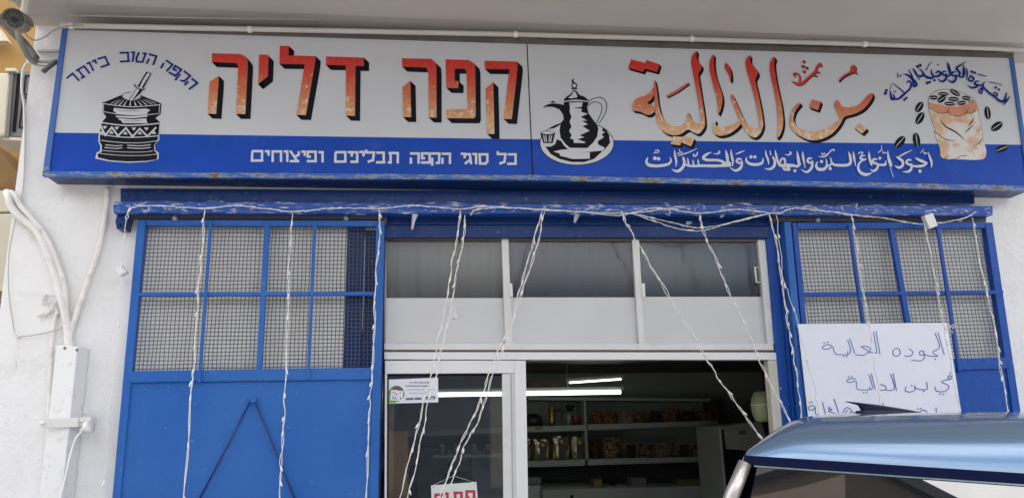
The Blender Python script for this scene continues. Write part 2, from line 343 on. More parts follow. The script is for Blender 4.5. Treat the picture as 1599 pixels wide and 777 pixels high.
SEQ = [0]
class Ink:                                   # paint on the sign: flat shapes a few tenths of a millimetre apart
    def __init__(s, o, sc, Y=SY, base=.002, step=.00006): s.o = o; s.s = sc; s.Y = Y-base; s.m = MB(); s.k = 0; s.step = step
    def P(s, p): return (s.o[0]+p[0]/s.s, s.o[1]+p[1]/s.s)
    def at(s, o, sc): s.o = o; s.s = sc; return s
    def _y(s): s.k += 1; return s.Y-s.step*s.k
    def poly(s, pts, mi=0, smooth=0):
        if smooth: pts = chaikin(pts, smooth)
        y = s._y(); s.m.poly([U(*s.P(p), y) for p in pts], mi)
    def stroke(s, pts, wd=None, mi=0, smooth=True, sc=1.0):
        p = [(*(q if len(q) == 3 else (q[0], q[1], wd)),) for q in pts]
        if smooth and len(p) > 2: p = cr_open(p, 5)
        elif smooth and len(p) == 2: p = [p[0], tuple((a+b)/2 for a, b in zip(*p)), p[1]]
        l, r = [], []
        for i, q in enumerate(p):
            a, b = p[max(i-1, 0)], p[min(i+1, len(p)-1)]
            dx, dy = b[0]-a[0], b[1]-a[1]; n = math.hypot(dx, dy) or 1
            h = max(q[2], .5)*sc/2; nx, ny = -dy/n*h, dx/n*h
            l.append((q[0]+nx, q[1]+ny)); r.append((q[0]-nx, q[1]-ny))
        y = s._y(); L_ = [U(*s.P(q), y) for q in l]; R_ = [U(*s.P(q), y) for q in r]; n = len(L_)
        s.m.add(L_+R_, [(i, i+1, n+i+1, n+i) for i in range(n-1)], mi)
        for q in (p[0], p[-1]):
            if q[2]*sc > 6: s.disc(q[0], q[1], q[2]*sc/2*.96, mi)
    def line(s, pts, wd, mi=0, cap=True):    # straight polyline with square mitres
        for i in range(len(pts)-1):
            a, b = Vector(pts[i]), Vector(pts[i+1]); d = (b-a).normalized(); n = Vector((-d.y, d.x))*wd/2
            a2 = a-d*(wd/2 if i > 0 else 0); b2 = b+d*(wd/2 if i < len(pts)-2 else 0)
            s.poly([tuple(a2+n), tuple(b2+n), tuple(b2-n), tuple(a2-n)], mi)
    def disc(s, x, y, r, mi=0, ry=None, n=12, ang=0):
        ry = ry or r; ca, sa = math.cos(ang), math.sin(ang)
        s.poly([(x+r*math.cos(t)*ca-ry*math.sin(t)*sa, y+r*math.cos(t)*sa+ry*math.sin(t)*ca) for t in [2*math.pi*i/n for i in range(n)]], mi)
    def build(s, name, mt=None, parent=None, mats=None):
        o = s.m.build(name, mt, parent, mats=mats); s.m = MB(); return o

# --- big red lettering: red to orange brush gradient, flaking towards the foot
zr1 = U(1200, 95, SY).z; zr0 = U(1200, 205, SY).z
def red_mat():
    m_, N, L, P = newmat('red_orange_lettering'); g = pos(N); P.inputs['Roughness'].default_value = .5; P.inputs['Specular IOR Level'].default_value = .15
    sp = N.new('ShaderNodeSeparateXYZ'); L.new(g, sp.inputs[0])
    mr = N.new('ShaderNodeMapRange'); mr.inputs[1].default_value = zr1; mr.inputs[2].default_value = zr0; L.new(sp.outputs['Z'], mr.inputs[0])
    r = N.new('ShaderNodeValToRGB'); e = r.color_ramp.elements
    e[0].position = .0; e[0].color = (.58, .035, .028, 1); e[1].position = 1; e[1].color = (.68, .40, .20, 1)
    a = e.new(.35); a.color = (.60, .065, .05, 1); a = e.new(.68); a.color = (.58, .20, .10, 1)
    L.new(mr.outputs[0], r.inputs[0])
    n = N.new('ShaderNodeTexNoise'); n.inputs['Scale'].default_value = 22; n.inputs['Detail'].default_value = 8; n.inputs['Roughness'].default_value = .72; L.new(g, n.inputs['Vector'])
    ad = N.new('ShaderNodeMath'); ad.operation = 'MULTIPLY_ADD'; ad.inputs[1].default_value = .20; L.new(mr.outputs[0], ad.inputs[0]); L.new(n.outputs['Fac'], ad.inputs[2])
    th = N.new('ShaderNodeMapRange'); th.inputs[1].default_value = .71; th.inputs[2].default_value = .75; th.inputs[4].default_value = .85; L.new(ad.outputs[0], th.inputs[0])
    x = N.new('ShaderNodeMixRGB'); x.inputs[2].default_value = (.66, .62, .58, 1); L.new(r.outputs[0], x.inputs[1]); L.new(th.outputs[0], x.inputs['Fac'])
    n2 = N.new('ShaderNodeTexNoise'); n2.inputs['Scale'].default_value = 35; n2.inputs['Detail'].default_value = 4; L.new(g, n2.inputs['Vector'])
    y = N.new('ShaderNodeMixRGB'); y.blend_type = 'MULTIPLY'; y.inputs['Fac'].default_value = .5; L.new(x.outputs[0], y.inputs[1])
    r3 = N.new('ShaderNodeMapRange'); r3.inputs[1].default_value = .3; r3.inputs[2].default_value = .6; r3.inputs[3].default_value = .7; r3.inputs[4].default_value = 1.1; L.new(n2.outputs['Fac'], r3.inputs[0]); L.new(r3.outputs[0], y.inputs[2])
    L.new(y.outputs[0], P.inputs['Base Color']); return m_
M['red'] = red_mat()
def sweep(ink, pts, off):                    # painted black block shade beside each letter
    px = [ink.P(p) for p in pts]; y = ink._y()
    q = [(a+off[0], b+off[1]) for a, b in px]
    ink.m.poly([U(*p, y) for p in q])
    n = len(px); vs = [U(*p, y-.00002) for p in px]+[U(*p, y-.00002) for p in q]
    ink.m.add(vs, [(i, (i+1) % n, (i+1) % n+n, i+n) for i in range(n)])
oI, sI, oJ, sJ = (320, 60), 5.55, (620, 80), 5.357
heb = [(oI, sI, [[(62, 130), (310, 137), (345, 155), (372, 195), (372, 240), (350, 655), (268, 655), (288, 240), (270, 215), (60, 207)], [(120, 325), (118, 400), (98, 655), (22, 652), (40, 378)]]),
 (oI, sI, [[(470, 142), (540, 142), (552, 160), (545, 330), (460, 398)]]),
 (oI, sI, [[(650, 65), (728, 67), (725, 148), (960, 155), (955, 210), (875, 665), (792, 663), (865, 225), (645, 222)]]),
 (oI, sI, [[(1050, 157), (1378, 168), (1378, 240), (1305, 240), (1300, 672), (1222, 670), (1220, 235), (1048, 232)]]),
 (oJ, sJ, [[(42, 60), (285, 65), (325, 100), (330, 150), (330, 555), (265, 555), (262, 185), (245, 138), (42, 130)], [(112, 250), (118, 552), (50, 550), (45, 300)]]),
 (oJ, sJ, [[(405, 68), (600, 75), (645, 105), (655, 145), (658, 540), (645, 562), (415, 560), (412, 487), (590, 485), (580, 170), (565, 148), (482, 148), (482, 248), (515, 250), (512, 310), (412, 308)]]),
 (oJ, sJ, [[(732, 80), (1005, 88), (1010, 130), (960, 568), (890, 566), (940, 152), (735, 150)], [(805, 262), (815, 692), (752, 690), (740, 312)]])]
for o_, s_, polys in heb:
    a = Ink(o_, s_); b = Ink(o_, s_, base=.0032)
    for p in polys: sweep(a, p, (8.1, 7.8)); b.poly(p)
    sh = a.build('letter_shade', M['black'], sign); b.build('letter', M['red'], sign)
oA, sA, oB, sB = (970, 75), 4.855, (1130, 75), 4.856
arab = [
 (oA, sA, 0, [(75, 88), (185, 115), (190, 92), (292, 125), (272, 182), (180, 158), (165, 182), (52, 150)]),
 (oA, sA, 1, [(256, 232), (248, 275), (250, 330), (255, 400), (256, 470), (266, 545), (290, 605), (335, 645), (400, 664), (455, 652), (508, 612), (545, 638), (585, 655), (620, 620), (637, 585), (634, 520), (620, 430), (602, 320), (590, 240), (583, 195), (605, 165), (613, 135), (590, 108), (572, 80), (572, 45), (577, 22), (552, 38), (533, 70), (530, 110), (540, 170), (556, 250), (572, 340), (588, 430), (600, 510), (606, 572), (570, 572), (540, 550), (520, 515), (508, 482), (498, 520), (494, 560), (465, 590), (425, 598), (375, 588), (330, 555), (300, 500), (282, 420), (272, 330)]),
 (oA, sA, 1, [(246, 290), (225, 335), (185, 362), (112, 383), (90, 420), (76, 472), (140, 480), (207, 515), (256, 480), (254, 440), (190, 418), (228, 392), (252, 350)]),
 (oA, sA, 0, [(342, 362), (420, 318), (510, 262), (517, 272), (430, 335), (350, 375)]),
 (oA, sA, 0, [(395, 668), (468, 676), (475, 668), (555, 688), (530, 745), (455, 715), (446, 738), (375, 728)]),
 (oA, sA, 1, [(705, 42), (680, 75), (668, 120), (672, 180), (690, 250), (712, 330), (728, 400), (735, 450), (733, 510), (755, 470), (770, 400), (765, 350), (745, 290), (722, 230), (708, 170), (702, 110)]),
 (oA, sA, 1, [(790, 108), (782, 150), (800, 180), (822, 215), (828, 262), (836, 220), (830, 165), (812, 125)]),
 (oA, sA, 1, [(722, 545), (700, 572), (690, 615), (705, 652), (750, 668), (810, 655), (865, 622), (908, 578), (900, 545), (850, 580), (795, 598), (740, 600), (712, 582)]),
 (oB, sB, 1, [(195, 55), (170, 85), (165, 120), (180, 190), (200, 250), (225, 340), (248, 430), (265, 520), (275, 590), (260, 615), (225, 610), (190, 590), (160, 550), (130, 490), (95, 410), (66, 345), (55, 365), (58, 400), (82, 450), (108, 520), (128, 565), (150, 610), (190, 665), (240, 683), (275, 655), (300, 600), (300, 560), (290, 480), (270, 380), (250, 290), (237, 240), (255, 210), (262, 185), (240, 150), (210, 120), (200, 90), (206, 60)]),
 (oB, sB, 1, [(385, 62), (360, 90), (348, 130), (352, 190), (370, 270), (390, 360), (405, 450), (412, 540), (415, 610), (398, 690), (430, 660), (450, 600), (453, 540), (443, 450), (422, 350), (400, 250), (386, 160), (382, 110), (393, 80)]),
 (oB, sB, 1, [(588, 418), (560, 420), (520, 470), (500, 535), (503, 600), (548, 650), (620, 690), (690, 703), (770, 682), (835, 640), (885, 578), (912, 520), (940, 512), (1000, 497), (1060, 465), (1100, 420), (1130, 375), (1132, 336), (1090, 360), (1060, 400), (1020, 435), (960, 452), (900, 445), (880, 420), (860, 388), (836, 430), (850, 460), (872, 510), (884, 552), (860, 556), (820, 590), (760, 620), (680, 635), (600, 625), (548, 590), (526, 540), (540, 480), (578, 432)]),
 (oB, sB, 0, [(672, 390), (738, 408), (715, 472), (650, 450)]),
 (oB, sB, 0, [(1030, 570), (1088, 612), (1050, 650), (995, 608)]),
 (oB, sB, 1, [(962, 145), (985, 124), (1006, 142), (1000, 170), (1018, 200), (985, 184), (930, 210), (895, 235), (870, 262), (885, 225), (920, 200), (965, 175)]),
]
for i, (o_, s_, sm, p) in enumerate(arab):
    a = Ink(o_, s_, base=.002+.0003*(i % 3)); b = Ink(o_, s_, base=.0042+.0003*(i % 3))
    p = chaikin(p, 1) if sm else p
    k = .45 if i in (3, 13) else 1.0
    sweep(a, p, (3.3*k, 4.3*k)); b.poly(p)
    nm = 'mark' if i in (0, 3, 4, 6, 11, 12, 13) else 'letter'
    a.build(nm+'_shade', M['black'], sign); b.build(nm, M['red'], sign)
a = Ink(oB, sB, base=.002); b = Ink(oB, sB, base=.004)
orn = [[(518, 252, 4), (560, 272, 22), (600, 264, 24), (640, 230, 18), (690, 185, 16), (710, 145, 16), (732, 120, 16), (742, 138, 12)], [(575, 255, 8), (578, 215, 13), (552, 192, 13), (530, 200, 13), (542, 214, 12)], [(665, 198, 10), (695, 184, 14), (722, 184, 14)], [(648, 212, 8), (680, 206, 12), (704, 212, 12)]]
for s_ in orn: a.stroke([(x+4, y+6, w_) for x, y, w_ in s_]); b.stroke(s_)
for x, y in ((608, 103), (600, 138), (630, 150), (610, 178)): a.disc(x+4, y+5, 12); b.disc(x, y, 11)
a.build('ornament_shade', M['black'], sign); b.build('ornament', M['red'], sign)

# --- small lettering
HEB = {  # stroke letters on a unit square, y down
 'he': [[(0, .09), (.91, .09), (.91, 1)], [(.09, .45), (.09, 1)]], 'het': [[(0, .09), (.9, .09), (.9, 1)], [(.12, .09), (.12, 1)]],
 'vav': [[(0, .09), (.75, .09), (.75, 1)]], 'yod': [[(0, .17), (.75, .17), (.75, 1)]],
 'mem': [[(.1, .09), (.91, .09), (.91, .91), (.09, .91), (.12, .09)]], 'samekh': [[(.02, .09), (.91, .09), (.91, .70), (.75, .91), (.20, .91), (.15, .09)]],
 'tsadi': [[(.06, .0), (.72, .86)], [(.92, .05), (.88, .36), (.5, .52)], [(.02, .91), (.95, .91)]],
 'pe': [[(.42, .52), (.1, .52), (.1, .09), (.91, .09), (.91, .91), (.0, .91)]], 'nun': [[(.3, .09), (.86, .09), (.86, .91), (.0, .91)]],
 'lamed': [[(.09, .0), (.09, .22), (.91, .22), (.80, .80), (.25, .93)]], 'bet': [[(.05, .09), (.82, .09), (.82, .91)], [(.0, .91), (1.0, .91)]],
 'tav': [[(.06, .09), (.91, .09), (.91, 1)], [(.26, .09), (.26, .91), (.0, .91)]], 'qof': [[(.0, .08), (.91, .08), (.86, .78), (.5, .80)], [(.12, .40), (.12, 1)]],
 'gimel': [[(.22, .09), (.70, .09), (.85, 1)], [(.68, .62), (.1, .96)]], 'kaf': [[(.05, .09), (.91, .09), (.91, .91), (.0, .91)]]}
def heb_text(ink, rows, wd, mt=None, parent=None):
    for nm, x0, y0, x1, y1 in rows:
        for st in HEB[nm]: ink.line([(x0+(x1-x0)*u, y0+(y1-y0)*v) for u, v in st], wd)
        ink.build('letter', mt, parent)
t = Ink((380, 225), 7.268)
heb_text(t, [('mem', 85, 68, 225, 198), ('yod', 245, 72, 300, 130), ('het', 318, 72, 440, 202), ('vav', 458, 72, 512, 202), ('tsadi', 525, 75, 640, 205), ('yod', 658, 75, 710, 135), ('pe', 720, 75, 830, 205), ('vav', 852, 80, 915, 207), ('mem', 1030, 80, 1170, 210), ('yod', 1185, 82, 1245, 140), ('nun', 1215, 82, 1305, 212), ('yod', 1315, 80, 1380, 138), ('lamed', 1385, 62, 1492, 212), ('bet', 1505, 85, 1612, 218)], 27, M['text_white'], sign)
t.at((600, 225), 7.268)
heb_text(t, [('tav', 40, 90, 165, 220), ('he', 292, 95, 400, 222), ('pe', 418, 95, 525, 220), ('qof', 532, 95, 635, 245), ('he', 652, 98, 755, 225), ('yod', 868, 100, 928, 160), ('gimel', 905, 105, 1000, 228), ('vav', 1000, 102, 1056, 228), ('samekh', 1065, 105, 1180, 232), ('lamed', 1280, 80, 1385, 232), ('kaf', 1395, 105, 1500, 235)], 27, M['text_white'], sign)
t = Ink((95, 70), 7.107)
for st in ([(62, 375), (130, 318), (205, 402)], [(165, 292), (258, 238), (322, 322)], [(192, 280), (248, 352)], [(222, 372), (268, 350)], [(285, 215), (318, 198), (362, 292)], [(345, 190), (378, 172), (395, 212)], [(405, 160), (490, 135), (530, 225)], [(440, 250), (545, 215)], [(650, 92), (745, 88), (748, 185)], [(655, 188), (768, 182)], [(778, 88), (812, 85), (795, 190)], [(868, 82), (838, 150), (840, 188), (905, 192), (942, 98), (905, 98)], [(975, 105), (1060, 128), (1022, 228)], [(980, 155), (950, 212)], [(1165, 172), (1238, 222), (1170, 295)], [(1142, 202), (1108, 262)], [(1290, 290), (1248, 272), (1268, 234), (1338, 278), (1270, 345), (1198, 305)], [(1365, 292), (1435, 345), (1370, 405), (1325, 395)], [(1325, 325), (1268, 392)], [(1450, 372), (1515, 425), (1420, 495)], [(1415, 405), (1370, 450)]):
    t.line(st, 21); t.build('letter_stroke', M['text_blue'], sign)

def strokes(ink, rows, mt, sc=1.0):
    for r_ in rows:
        if mt is M['text_blue']: sc = 1.14
        if isinstance(r_, tuple): ink.disc(r_[0], r_[1], r_[2]*sc*1.08); ink.build('letter_dot', mt, sign)
        else:
            wd = r_[0]; ink.stroke(r_[1:], wd, sc=sc*1.16); ink.build('letter_stroke', mt, sign)
t = Ink((1000, 220), 6.6625)
strokes(t, [
 [0, (75, 178, 12), (62, 215, 22), (85, 248, 28), (150, 260, 26), (230, 255, 26), (295, 238, 22), (318, 205, 16), (308, 172, 8)], (150, 180, 19), (190, 186, 17), [8, (140, 128), (160, 122), (188, 118), (190, 98), (165, 97), (152, 108)],
 [0, (355, 98, 8), (360, 150, 20), (374, 215, 18), (368, 268, 4)],
 [0, (446, 175, 20), (458, 230, 24), (432, 285, 26), (385, 315, 24), (328, 296, 6)],
 [0, (448, 232, 12), (490, 255, 18), (550, 262, 20), (640, 258, 22), (760, 260, 26), (870, 258, 22), (930, 258, 16)], [0, (492, 182, 8), (496, 215, 16), (505, 255, 16)], [0, (546, 200, 8), (550, 228, 14), (556, 256, 14)], [0, (600, 192, 8), (602, 225, 14), (608, 254, 14)],
 [0, (740, 118, 5), (695, 136, 20), (655, 172, 26), (690, 198, 24), (800, 200, 22), (858, 218, 24), (872, 240, 24), (840, 256, 22)],
 [0, (880, 250, 16), (900, 222, 22), (930, 232, 20), (936, 256, 16)], [0, (888, 98, 8), (900, 150, 26), (912, 235, 24)],
 [0, (944, 92, 6), (948, 150, 20), (962, 210, 18), (956, 266, 4)],
 [0, (1050, 192, 14), (1018, 186, 18), (1002, 212, 20), (1030, 232, 18), (1054, 215, 18), (1052, 258, 22), (1030, 292, 24), (985, 308, 20), (932, 276, 5)],
 [0, (992, 138, 6), (1030, 122, 14), (1086, 100, 5)], [12, (552, 140), (556, 158), (572, 158), (578, 142), (586, 155), (594, 120)], [0, (395, 152, 8), (430, 142, 12), (505, 118, 10), (590, 78, 4)], [0, (408, 85, 6), (414, 118, 10), (440, 118, 8)], [10, (385, 132), (402, 128)],
 [0, (760, 132, 4), (800, 134, 12), (826, 118, 14), (812, 106, 10)],
 [0, (1104, 172, 8), (1102, 208, 20), (1140, 238, 24), (1210, 246, 26), (1265, 228, 22), (1276, 180, 8)], (1150, 166, 17), (1192, 166, 16),
 [0, (1302, 98, 6), (1308, 145, 18), (1328, 195, 18), (1336, 248, 4)], [0, (1348, 100, 6), (1356, 145, 12)],
 [0, (1378, 168, 16), (1398, 210, 22), (1390, 262, 24), (1350, 292, 20), (1292, 288, 5)],
 [0, (1402, 98, 6), (1412, 150, 20), (1428, 210, 20), (1452, 256, 18), (1500, 262, 18), (1560, 262, 18), (1612, 262, 18)],
 [0, (1452, 250, 10), (1462, 196, 16), (1494, 182, 16), (1506, 222, 16), (1482, 292, 8)], [0, (1500, 240, 14), (1540, 270, 18), (1550, 300, 16), (1510, 298, 14), (1490, 268, 12)],
 [0, (1500, 142, 4), (1545, 146, 12), (1568, 126, 14), (1552, 114, 10)]], M['text_white'])
t.at((1220, 210), 6.396)
strokes(t, [
 [0, (0, 305, 18), (40, 302, 18), (110, 305, 20), (160, 318, 22), (186, 290, 20)], [0, (158, 168, 6), (168, 235, 26), (178, 305, 22)], (136, 362, 14),
 [0, (20, 235, 8), (35, 270, 14), (62, 335, 18), (35, 352, 16), (14, 320, 12)], [0, (212, 172, 6), (218, 225, 20), (238, 335, 5)],
 [0, (305, 240, 12), (275, 238, 18), (262, 266, 20), (290, 284, 18), (310, 268, 16), (308, 315, 22), (285, 355, 22), (248, 375, 16), (198, 350, 5)],
 [0, (45, 200, 4), (75, 202, 12), (98, 188, 12), (85, 178, 8)],
 [0, (362, 272, 8), (348, 310, 20), (370, 345, 26), (425, 345, 26), (455, 310, 20), (448, 250, 8)], (402, 270, 15), (488, 340, 15),
 [0, (450, 300, 10), (480, 312, 16), (500, 290, 12)], [0, (490, 228, 6), (508, 285, 18), (545, 305, 22), (650, 306, 24), (690, 282, 24), (688, 220, 24), (670, 172, 6)],
 [0, (718, 172, 6), (726, 225, 20), (742, 315, 5)], [0, (372, 218, 5), (430, 222, 14), (470, 190, 12), (500, 158, 12), (526, 152, 12), (528, 166, 6)], [8, (404, 184), (412, 206), (430, 186), (440, 200)],
 [0, (838, 212, 6), (805, 212, 16), (790, 236, 20), (822, 252, 20), (846, 244, 10)], [0, (822, 252, 14), (780, 285, 16), (768, 335, 22), (795, 382, 26), (850, 400, 24), (905, 382, 5)], [9, (770, 192), (790, 176), (815, 180), (800, 194)],
 [0, (876, 172, 6), (880, 230, 22), (902, 300, 20)], [0, (955, 248, 12), (925, 246, 18), (914, 272, 20), (945, 290, 20), (966, 300, 18), (955, 340, 22), (920, 365, 18), (888, 350, 6)],
 [0, (950, 295, 14), (1000, 304, 20), (1040, 298, 20), (1042, 262, 8)], (985, 236, 14), [0, (1064, 162, 6), (1070, 225, 20), (1096, 300, 20), (1098, 320, 6)],
 [0, (965, 185, 4), (985, 168, 8), (1006, 150, 8)], [5, (1000, 108), (1004, 150)], [9, (1012, 172), (1022, 188), (1036, 178), (1048, 186)], [5, (1060, 240), (1090, 335), (1120, 425)],
 [0, (1148, 222, 8), (1175, 238, 22), (1212, 270, 24), (1210, 310, 22), (1175, 330, 22), (1138, 315, 8)], [0, (1182, 218, 14), (1240, 186, 12), (1306, 155, 4)],
 [0, (1295, 255, 12), (1265, 254, 18), (1250, 282, 20), (1280, 302, 18), (1300, 300, 18), (1298, 340, 22), (1270, 370, 20), (1210, 372, 5)],
 [0, (1338, 232, 6), (1365, 248, 20), (1410, 268, 24), (1455, 284, 12)], [0, (1450, 290, 16), (1410, 312, 22), (1350, 318, 20), (1295, 312, 14)], (1385, 366, 15),
 [0, (1470, 178, 6), (1482, 225, 18), (1502, 280, 18), (1496, 334, 4)], [0, (1388, 186, 4), (1422, 150, 8)], [9, (1424, 178), (1434, 194), (1446, 184), (1458, 190)]], M['text_white'])
t = Ink((1370, 80), 7.268)
strokes(t, [
 (92, 478, 16), (103, 445, 14), [0, (142, 438, 6), (150, 480, 14), (162, 535, 22), (196, 522, 16), (176, 488, 10)], [0, (165, 548, 16), (240, 540, 20), (285, 505, 22), (330, 465, 18), (372, 422, 18), (384, 368, 16), (358, 338, 14), (334, 362, 10)],
 [0, (172, 362, 6), (240, 415, 10), (318, 480, 12)], (308, 552, 13), (330, 532, 12), [6, (158, 382), (146, 430)], [6, (188, 450), (202, 468), (214, 445)],
 [0, (302, 262, 8), (350, 275, 18), (412, 330, 24), (446, 380, 20), (414, 400, 20), (406, 350, 14), (392, 280, 16), (356, 210, 6)],
 [0, (402, 196, 6), (435, 245, 20), (480, 325, 5)], [6, (230, 250), (234, 308)], [6, (250, 275), (262, 292), (276, 262)],
 (458, 176, 14), (488, 162, 14), [0, (480, 200, 6), (512, 235, 16), (524, 262, 16), (492, 290, 18), (478, 272, 12)], [0, (520, 250, 16), (555, 292, 22), (620, 306, 20), (640, 280, 12)], [0, (536, 205, 4), (560, 212, 8), (585, 158, 8), (626, 120, 4)], (568, 362, 14), (596, 352, 12),
 [0, (612, 206, 5), (622, 260, 16), (650, 288, 18), (700, 280, 20), (718, 250, 20), (690, 228, 16), (664, 250, 12)], (650, 330, 12), (690, 156, 7),
 [0, (776, 232, 12), (748, 234, 16), (738, 262, 18), (768, 274, 16), (784, 262, 16), (778, 315, 20), (740, 345, 18), (690, 318, 5)],
 [0, (798, 128, 8), (815, 190, 24), (828, 260, 20), (800, 290, 14)], [0, (884, 238, 12), (856, 240, 16), (846, 268, 18), (876, 282, 16), (894, 275, 16), (888, 325, 20), (850, 352, 18), (800, 320, 5)],
 [0, (1006, 120, 5), (930, 168, 16), (900, 200, 20), (935, 245, 20), (925, 278, 16), (890, 284, 10)], [0, (978, 158, 8), (985, 225, 24), (972, 290, 20), (930, 292, 10)], [0, (1012, 188, 5), (1020, 250, 16), (1014, 326, 4)],
 [0, (1058, 278, 14), (1096, 310, 16), (1070, 342, 16), (1036, 325, 14), (1056, 288, 12)], (1072, 234, 13), (1106, 245, 13), [0, (1148, 262, 10), (1240, 286, 7)],
 [0, (1150, 342, 12), (1120, 345, 16), (1110, 374, 18), (1140, 388, 16), (1120, 408, 18), (1075, 415, 16), (1028, 388, 5)],
 [0, (1140, 380, 14), (1185, 388, 14), (1218, 350, 8)], [0, (1210, 355, 8), (1196, 420, 16), (1182, 482, 12), (1156, 452, 12), (1196, 408, 14)], [0, (1196, 400, 14), (1280, 480, 18), (1338, 512, 16), (1364, 488, 14), (1332, 470, 12), (1318, 500, 12)],
 [0, (1330, 512, 14), (1390, 562, 20), (1440, 562, 22), (1468, 472, 10)], (1345, 412, 12), (1380, 436, 12), [7, (1265, 350), (1340, 362), (1415, 386)], [0, (1505, 512, 6), (1470, 560, 20), (1428, 618, 4)]], M['text_blue'])

# --- emblems (0 black, 1 white, 2 orange, 3 sack)
M['orange'] = mat('sack_orange', (.58, .24, .14), .5, var=.12, vscale=12)
M['sack'] = mat('sack_peeling', (.60, .40, .25), .5, var=.1, vscale=10, dirt=(.66, .65, .65), dirt_amt=.95, dscale=11)
for nd in M['sack'].node_tree.nodes:
    if nd.type == 'MAP_RANGE' and abs(nd.inputs[1].default_value-.56) < .001: nd.inputs[1].default_value = .42; nd.inputs[2].default_value = .52
EM = [M['black'], M['logo_white'], M['orange'], M['sack']]
t = Ink((140, 100), 4.856)          # wooden mortar with its pestle
t.poly([(98, 285), (105, 365), (122, 400), (85, 440), (72, 500), (65, 585), (82, 622), (78, 660), (52, 672), (42, 716), (150, 738), (290, 748), (430, 742), (522, 722), (524, 672), (498, 655), (494, 610), (528, 575), (528, 520), (538, 440), (505, 412), (540, 380), (545, 305), (535, 290), (390, 235), (310, 218), (250, 232)], 1)
t.poly([(112, 288), (250, 232), (300, 240), (390, 238), (535, 295), (545, 305), (538, 380), (500, 410), (532, 440), (524, 520), (515, 580), (490, 612), (490, 655), (512, 680), (510, 722), (430, 735), (290, 740), (150, 730), (62, 708), (62, 680), (90, 668), (92, 615), (75, 590), (80, 500), (95, 438), (125, 402), (100, 365), (98, 290)], 0)
t.disc(318, 245, 74, 1, 31); t.stroke([(247, 238), (262, 262), (318, 280), (372, 262), (388, 238)], 4, 0)
for x, y in ((160, 300), (188, 308), (222, 312), (258, 315), (305, 316), (350, 316), (392, 314), (432, 310), (470, 305), (500, 300)):
    t.poly([(x-5, y), (x+7, y), (318+(x-318)*.55+1, 278-abs(x-318)*.07), (318+(x-318)*.55-1, 278-abs(x-318)*.07)], 1)
t.stroke([(105, 300), (200, 315), (320, 325), (440, 318), (535, 308)], 6, 1); t.stroke([(104, 300), (106, 362), (200, 378), (330, 388), (440, 385), (525, 376), (532, 308)], 5, 1, smooth=False)
t.poly([(185, 332), (230, 338), (320, 344), (430, 338), (460, 350), (440, 365), (435, 380), (330, 388), (210, 382), (200, 370), (178, 355)], 1); t.stroke([(210, 350), (290, 357), (380, 352)], 3, 0)
t.poly([(195, 392), (330, 396), (435, 388), (438, 400), (330, 412), (205, 405)], 1); t.poly([(225, 412), (330, 420), (430, 412), (432, 430), (440, 450), (250, 448), (240, 430), (215, 418)], 1); t.stroke([(260, 430), (320, 434), (385, 430)], 3, 0)
t.stroke([(95, 445), (200, 460), (310, 466), (420, 460), (525, 450)], 9, 1); t.stroke([(82, 532), (200, 550), (310, 556), (420, 552), (515, 545)], 7, 1)
zig = [(85, 470), (118, 540), (168, 480), (215, 545), (275, 485), (325, 550), (380, 490), (438, 548), (505, 480)]
t.line(zig, 13, 1)
for x in (145, 205, 270, 330, 385, 440): pass
for x, y, d in ((115, 478, 1), (205, 485, 1), (270, 525, -1), (335, 490, 1), (165, 520, -1), (380, 525, -1), (430, 490, 1), (488, 522, -1), (92, 520, -1)):
    t.poly([(x-18, y-8*d), (x+18, y-8*d), (x, y+16*d)], 1)
t.stroke([(82, 578), (200, 592), (310, 598), (420, 595), (515, 580)], 5, 1)
for a_ in ([(118, 612), (200, 620), (248, 616)], [(112, 632), (200, 640), (248, 634)], [(285, 616), (380, 620), (462, 612)], [(285, 634), (380, 640), (462, 632)]): t.stroke(a_, 6, 1)
t.stroke([(95, 655), (200, 664), (310, 668), (420, 666), (480, 658)], 4, 1); t.stroke([(78, 678), (200, 690), (310, 694), (420, 692), (510, 682)], 4, 1)
t.poly([(430, 58), (468, 72), (390, 215), (330, 275), (298, 270), (345, 200)], 0); t.stroke([(445, 78, 22), (412, 130, 20), (388, 175, 16)], mi=1); t.stroke([(365, 195, 22), (340, 235, 20), (315, 270, 20)], mi=1)
t.stroke([(342, 160), (370, 182), (410, 190)], 16, 0); t.stroke([(348, 162), (372, 180), (405, 186)], 7, 1)
t.stroke([(247, 232), (275, 218), (312, 215)], 4, 0)
t.build('mortar_emblem', parent=sign, mats=EM)
t = Ink((835, 115), 5.18)           # coffee pot on a tray with a small cup
def ell(cx, cy, rx, ry, mi, n=40, a0=0, a1=6.2832): t.poly([(cx+rx*math.cos(a0+(a1-a0)*i/n), cy+ry*math.sin(a0+(a1-a0)*i/n)) for i in range(n)], mi)
ell(341, 562, 302, 180, 0); ell(341, 562, 296, 174, 1)
t.poly([(0, 380), (225, 375), (215, 392), (90, 450), (0, 460)], 1) if False else None
t.poly([(85, 590), (130, 590), (165, 570), (180, 530), (215, 545), (235, 580), (270, 612), (215, 615), (150, 630), (200, 645), (205, 665), (230, 670), (305, 690), (445, 688), (445, 635), (345, 640), (560, 622), (610, 560), (600, 500), (575, 470), (540, 490), (560, 515), (510, 545), (515, 575), (570, 600), (550, 625), (480, 690), (400, 715), (300, 715), (200, 690), (130, 650)], 0)
t.poly([(525, 420), (575, 450), (605, 500), (600, 560), (570, 610), (562, 590), (510, 568), (512, 545), (565, 520), (545, 490), (575, 475), (545, 465), (550, 440)], 0)
t.poly([(120, 450), (150, 425), (210, 402), (205, 415), (160, 440)], 0)
